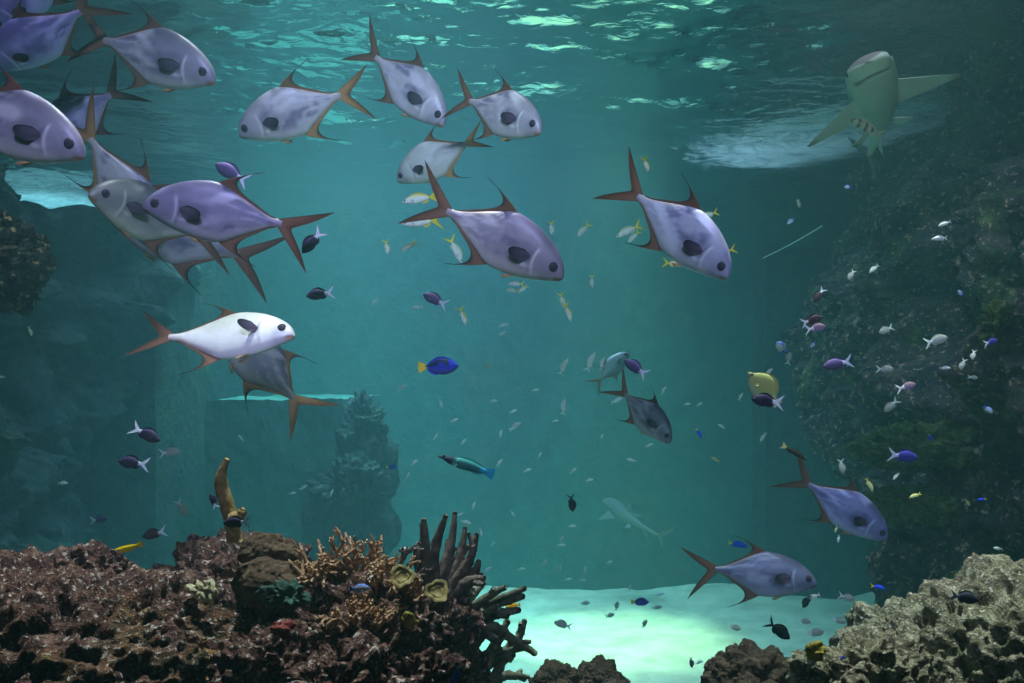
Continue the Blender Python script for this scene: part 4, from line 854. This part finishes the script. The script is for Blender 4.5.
# ------------------------------------------------------------------ corals
def horn():
    pts = [at(x, y, 2.9) for x, y in [(235, 542), (232, 522), (226, 502), (221, 485), (222, 472), (227, 459)]]
    k = 2.9/F; mb = MB(); V, Fs = tube(spline(pts, 30), np.interp(np.linspace(0, 1, 30), [0, .2, .5, .62, .85, 1], np.array([8, 7.5, 7, 6.8, 4.2, 2.6])*k), 18, wob=.05); mb.add(V, Fs)
    pts = [at(x, y, 2.88) for x, y in [(232, 520), (240, 515), (243, 509)]]
    V, Fs = tube(spline(pts, 12), np.array([7, 7, 7, 6.5, 6, 6, 5.5, 5, 5, 5, 4, 3])*k, 16, wob=.05); mb.add(V, Fs)
    tag(mb.build('horn_sponge', M['horn']), 'brown horn-shaped sponge standing up from the rounded maroon rock', 'sponge')
horn()
def fingers(name, lines, Y, r0, r1, mat, label, seed, jit=.10):
    """A coral of thick tapering fingers, each along its own line."""
    rg = np.random.default_rng(seed); mb = MB()
    for ln in lines:
        dY = rg.uniform(-jit, jit); n = 6*len(ln)
        pts = spline([at(x, y, Y+dY*(i/(len(ln)-1))) for i, (x, y) in enumerate(ln)], n); q = np.linspace(0, 1, n); k = Y/F
        V, Fs = tube(pts, (r0*(1-q)**.8+r1*(1-(1-q)**.8))*k*rg.uniform(.85, 1.15), 12, wob=.09); mb.add(V, Fs)
        for j in range(rg.integers(1, 3)):      # small side knobs
            i = int(rg.uniform(.35, .8)*n); d = (pts[min(i+2, n-1)]-pts[i-2]); d /= np.linalg.norm(d); sd = np.cross(d, rg.normal(size=3)); sd /= np.linalg.norm(sd)
            p = np.array([pts[i]+(sd*.6+d*.8)*s_*r0*k*1.9 for s_ in np.linspace(0, 1, 6)]); V, Fs = tube(p, np.linspace(r0*.6, r1*.8, 6)*k, 9, wob=.07); mb.add(V, Fs)
    return tag(mb.build(name, mat), label, 'coral')
fingers('finger_coral', [[(432, 606), (428, 570), (425, 545), (424, 519)], [(436, 600), (433, 565), (438, 538), (446, 515)], [(440, 605), (446, 570), (452, 540), (455, 512)], [(444, 600), (456, 568), (462, 548), (465, 527)],
    [(448, 604), (464, 572), (472, 553), (477, 533)], [(452, 606), (468, 582), (476, 570), (479, 560)], [(446, 604), (462, 586), (474, 580), (485, 578)], [(428, 604), (421, 575), (417, 560), (415, 548)], [(430, 598), (440, 575), (446, 556), (448, 540)], [(450, 600), (458, 580), (466, 566), (470, 556)]],
    3.15, 7.5, 2.2, M['darkcoral'], 'dark brown finger coral pointing up beside the two plate corals', 1)
fingers('finger_coral', [[(462, 630), (480, 608), (502, 598), (526, 588)], [(460, 626), (476, 606), (492, 594), (506, 587)], [(458, 622), (466, 604), (474, 594), (485, 582)], [(466, 632), (486, 618), (502, 613), (520, 610)],
    [(466, 636), (492, 628), (514, 640), (536, 654)], [(480, 664), (492, 650), (500, 636), (508, 620)], [(482, 668), (498, 656), (510, 650), (524, 648)], [(490, 690), (500, 666), (510, 652), (520, 645)], [(506, 660), (514, 646), (520, 634), (525, 620)], [(488, 684), (504, 676), (516, 676), (529, 677)],
    [(456, 622), (464, 600), (466, 590), (466, 580)], [(464, 640), (484, 634), (498, 640), (506, 634)], [(470, 620), (490, 606), (508, 600), (524, 596)], [(478, 676), (488, 660), (494, 648), (498, 640)], [(462, 640), (474, 622), (486, 612), (498, 606)]],
    3.3, 6.2, 2.6, M['greycoral'], 'grey-green finger coral reaching out over the bright sand', 2)
def staghorn(name, cx, cy, Y, wpx, hpx, n, mat, label, seed, lean=0.0, rad=2.6):
    """A thicket of thin forking branches."""
    rg = np.random.default_rng(seed); mb = MB(); k = Y/F
    def grow(p, d, length, r, lvl):
        m_ = 7; q = [p]
        for i in range(m_): d = d+rg.normal(size=3)*.10; d /= np.linalg.norm(d); q.append(q[-1]+d*length/m_)
        V, Fs = tube(np.array(q), np.linspace(r, r*.62, m_+1), 8, wob=.06); mb.add(V, Fs)
        if lvl:
            for j in range(rg.integers(2, 4)):
                i = rg.integers(3, m_+1); a = rg.normal(size=3); a -= d*(a@d); a /= np.linalg.norm(a); e = d*.75+a*rg.uniform(.45, .8); e[2] += .12; grow(q[i], e/np.linalg.norm(e), length*rg.uniform(.38, .6), r*.80, lvl-1)
    for i in range(n):
        u = rg.uniform(-1, 1); v = rg.uniform(-.5, .5); p = np.array(at(cx+u*wpx*.62, cy-abs(1-u*u)*hpx*.15, Y))+np.array([0, v*wpx*k*.6, 0])
        d = np.array([u*.75+lean, v*.9-.25, .75]); grow(p, d/np.linalg.norm(d), hpx*k*rg.uniform(.40, .62), rad*k, 2)
    return tag(mb.build(name, mat), label, 'coral')
staghorn('staghorn_coral', 348, 590, 2.95, 44, 54, 50, M['tan'], 'tan staghorn coral thicket on the reef beside the smooth brown coral', 3)
staghorn('staghorn_coral', 386, 602, 2.85, 26, 46, 26, M['tan'], 'smaller tan staghorn clump left of the upper plate coral', 9, .25)
staghorn('staghorn_coral', 396, 576, 3.1, 20, 48, 6, M['darkcoral'], 'dark staghorn tips between the tan thicket and the dark finger coral', 5, .1, 2.0)
staghorn('staghorn_coral', 360, 628, 2.70, 42, 34, 22, M['tan'], 'low tan staghorn branches around the pale blue fish', 13, .1, 2.4)
def plate(px, py, Y, r, tilt, label, seed):
    """Round dish of coral with a raised wavy rim and a short stalk."""
    n, k = 15, 48; rg = np.random.default_rng(seed); rr = np.linspace(0.02, 1, n); th = np.linspace(0, 2*np.pi, k, endpoint=False); R_ = r*Y/F
    wv = 1+.10*np.sin(3*th+seed)+.05*np.sin(7*th)
    def dish(off): return np.stack([(rr[:, None]*wv*R_*np.cos(th)).ravel(), (rr[:, None]*wv*R_*np.sin(th)).ravel(), (R_*(.30*rr[:, None]**2+.05*np.sin(rr[:, None]*18)+.05*rr[:, None]*np.sin(5*th))+off).ravel()], 1)
    A, B = dish(0), dish(-R_*.14); mb = MB(); q = grid_faces(n, k, True); m_ = n*k
    Fs = [tuple(f) for f in q]+[tuple(f[::-1]+m_) for f in q]+[((n-1)*k+j, (n-1)*k+m_+j, (n-1)*k+m_+(j+1) % k, (n-1)*k+(j+1) % k) for j in range(k)]
    mb.add(np.vstack([A, B]), Fs); V, F2 = tube(np.array([[0, 0, -R_*1.6], [0, 0, -R_*.8], [0, 0, -R_*.05]]), [R_*.45, R_*.32, R_*.5], 14, wob=.05); mb.add(V, F2)
    o = tag(mb.build('plate_coral', M['plate']), label, 'coral', 'plate corals'); o.location = at(px, py, Y); o.rotation_euler = tilt
plate(402, 577, 2.72, 12, (math.radians(52), math.radians(8), 0), 'olive plate coral, upper of two beside the staghorn', 1)
plate(437, 592, 2.78, 12, (math.radians(50), math.radians(14), 0), 'olive-brown plate coral under the dark finger coral, lower of two', 4)
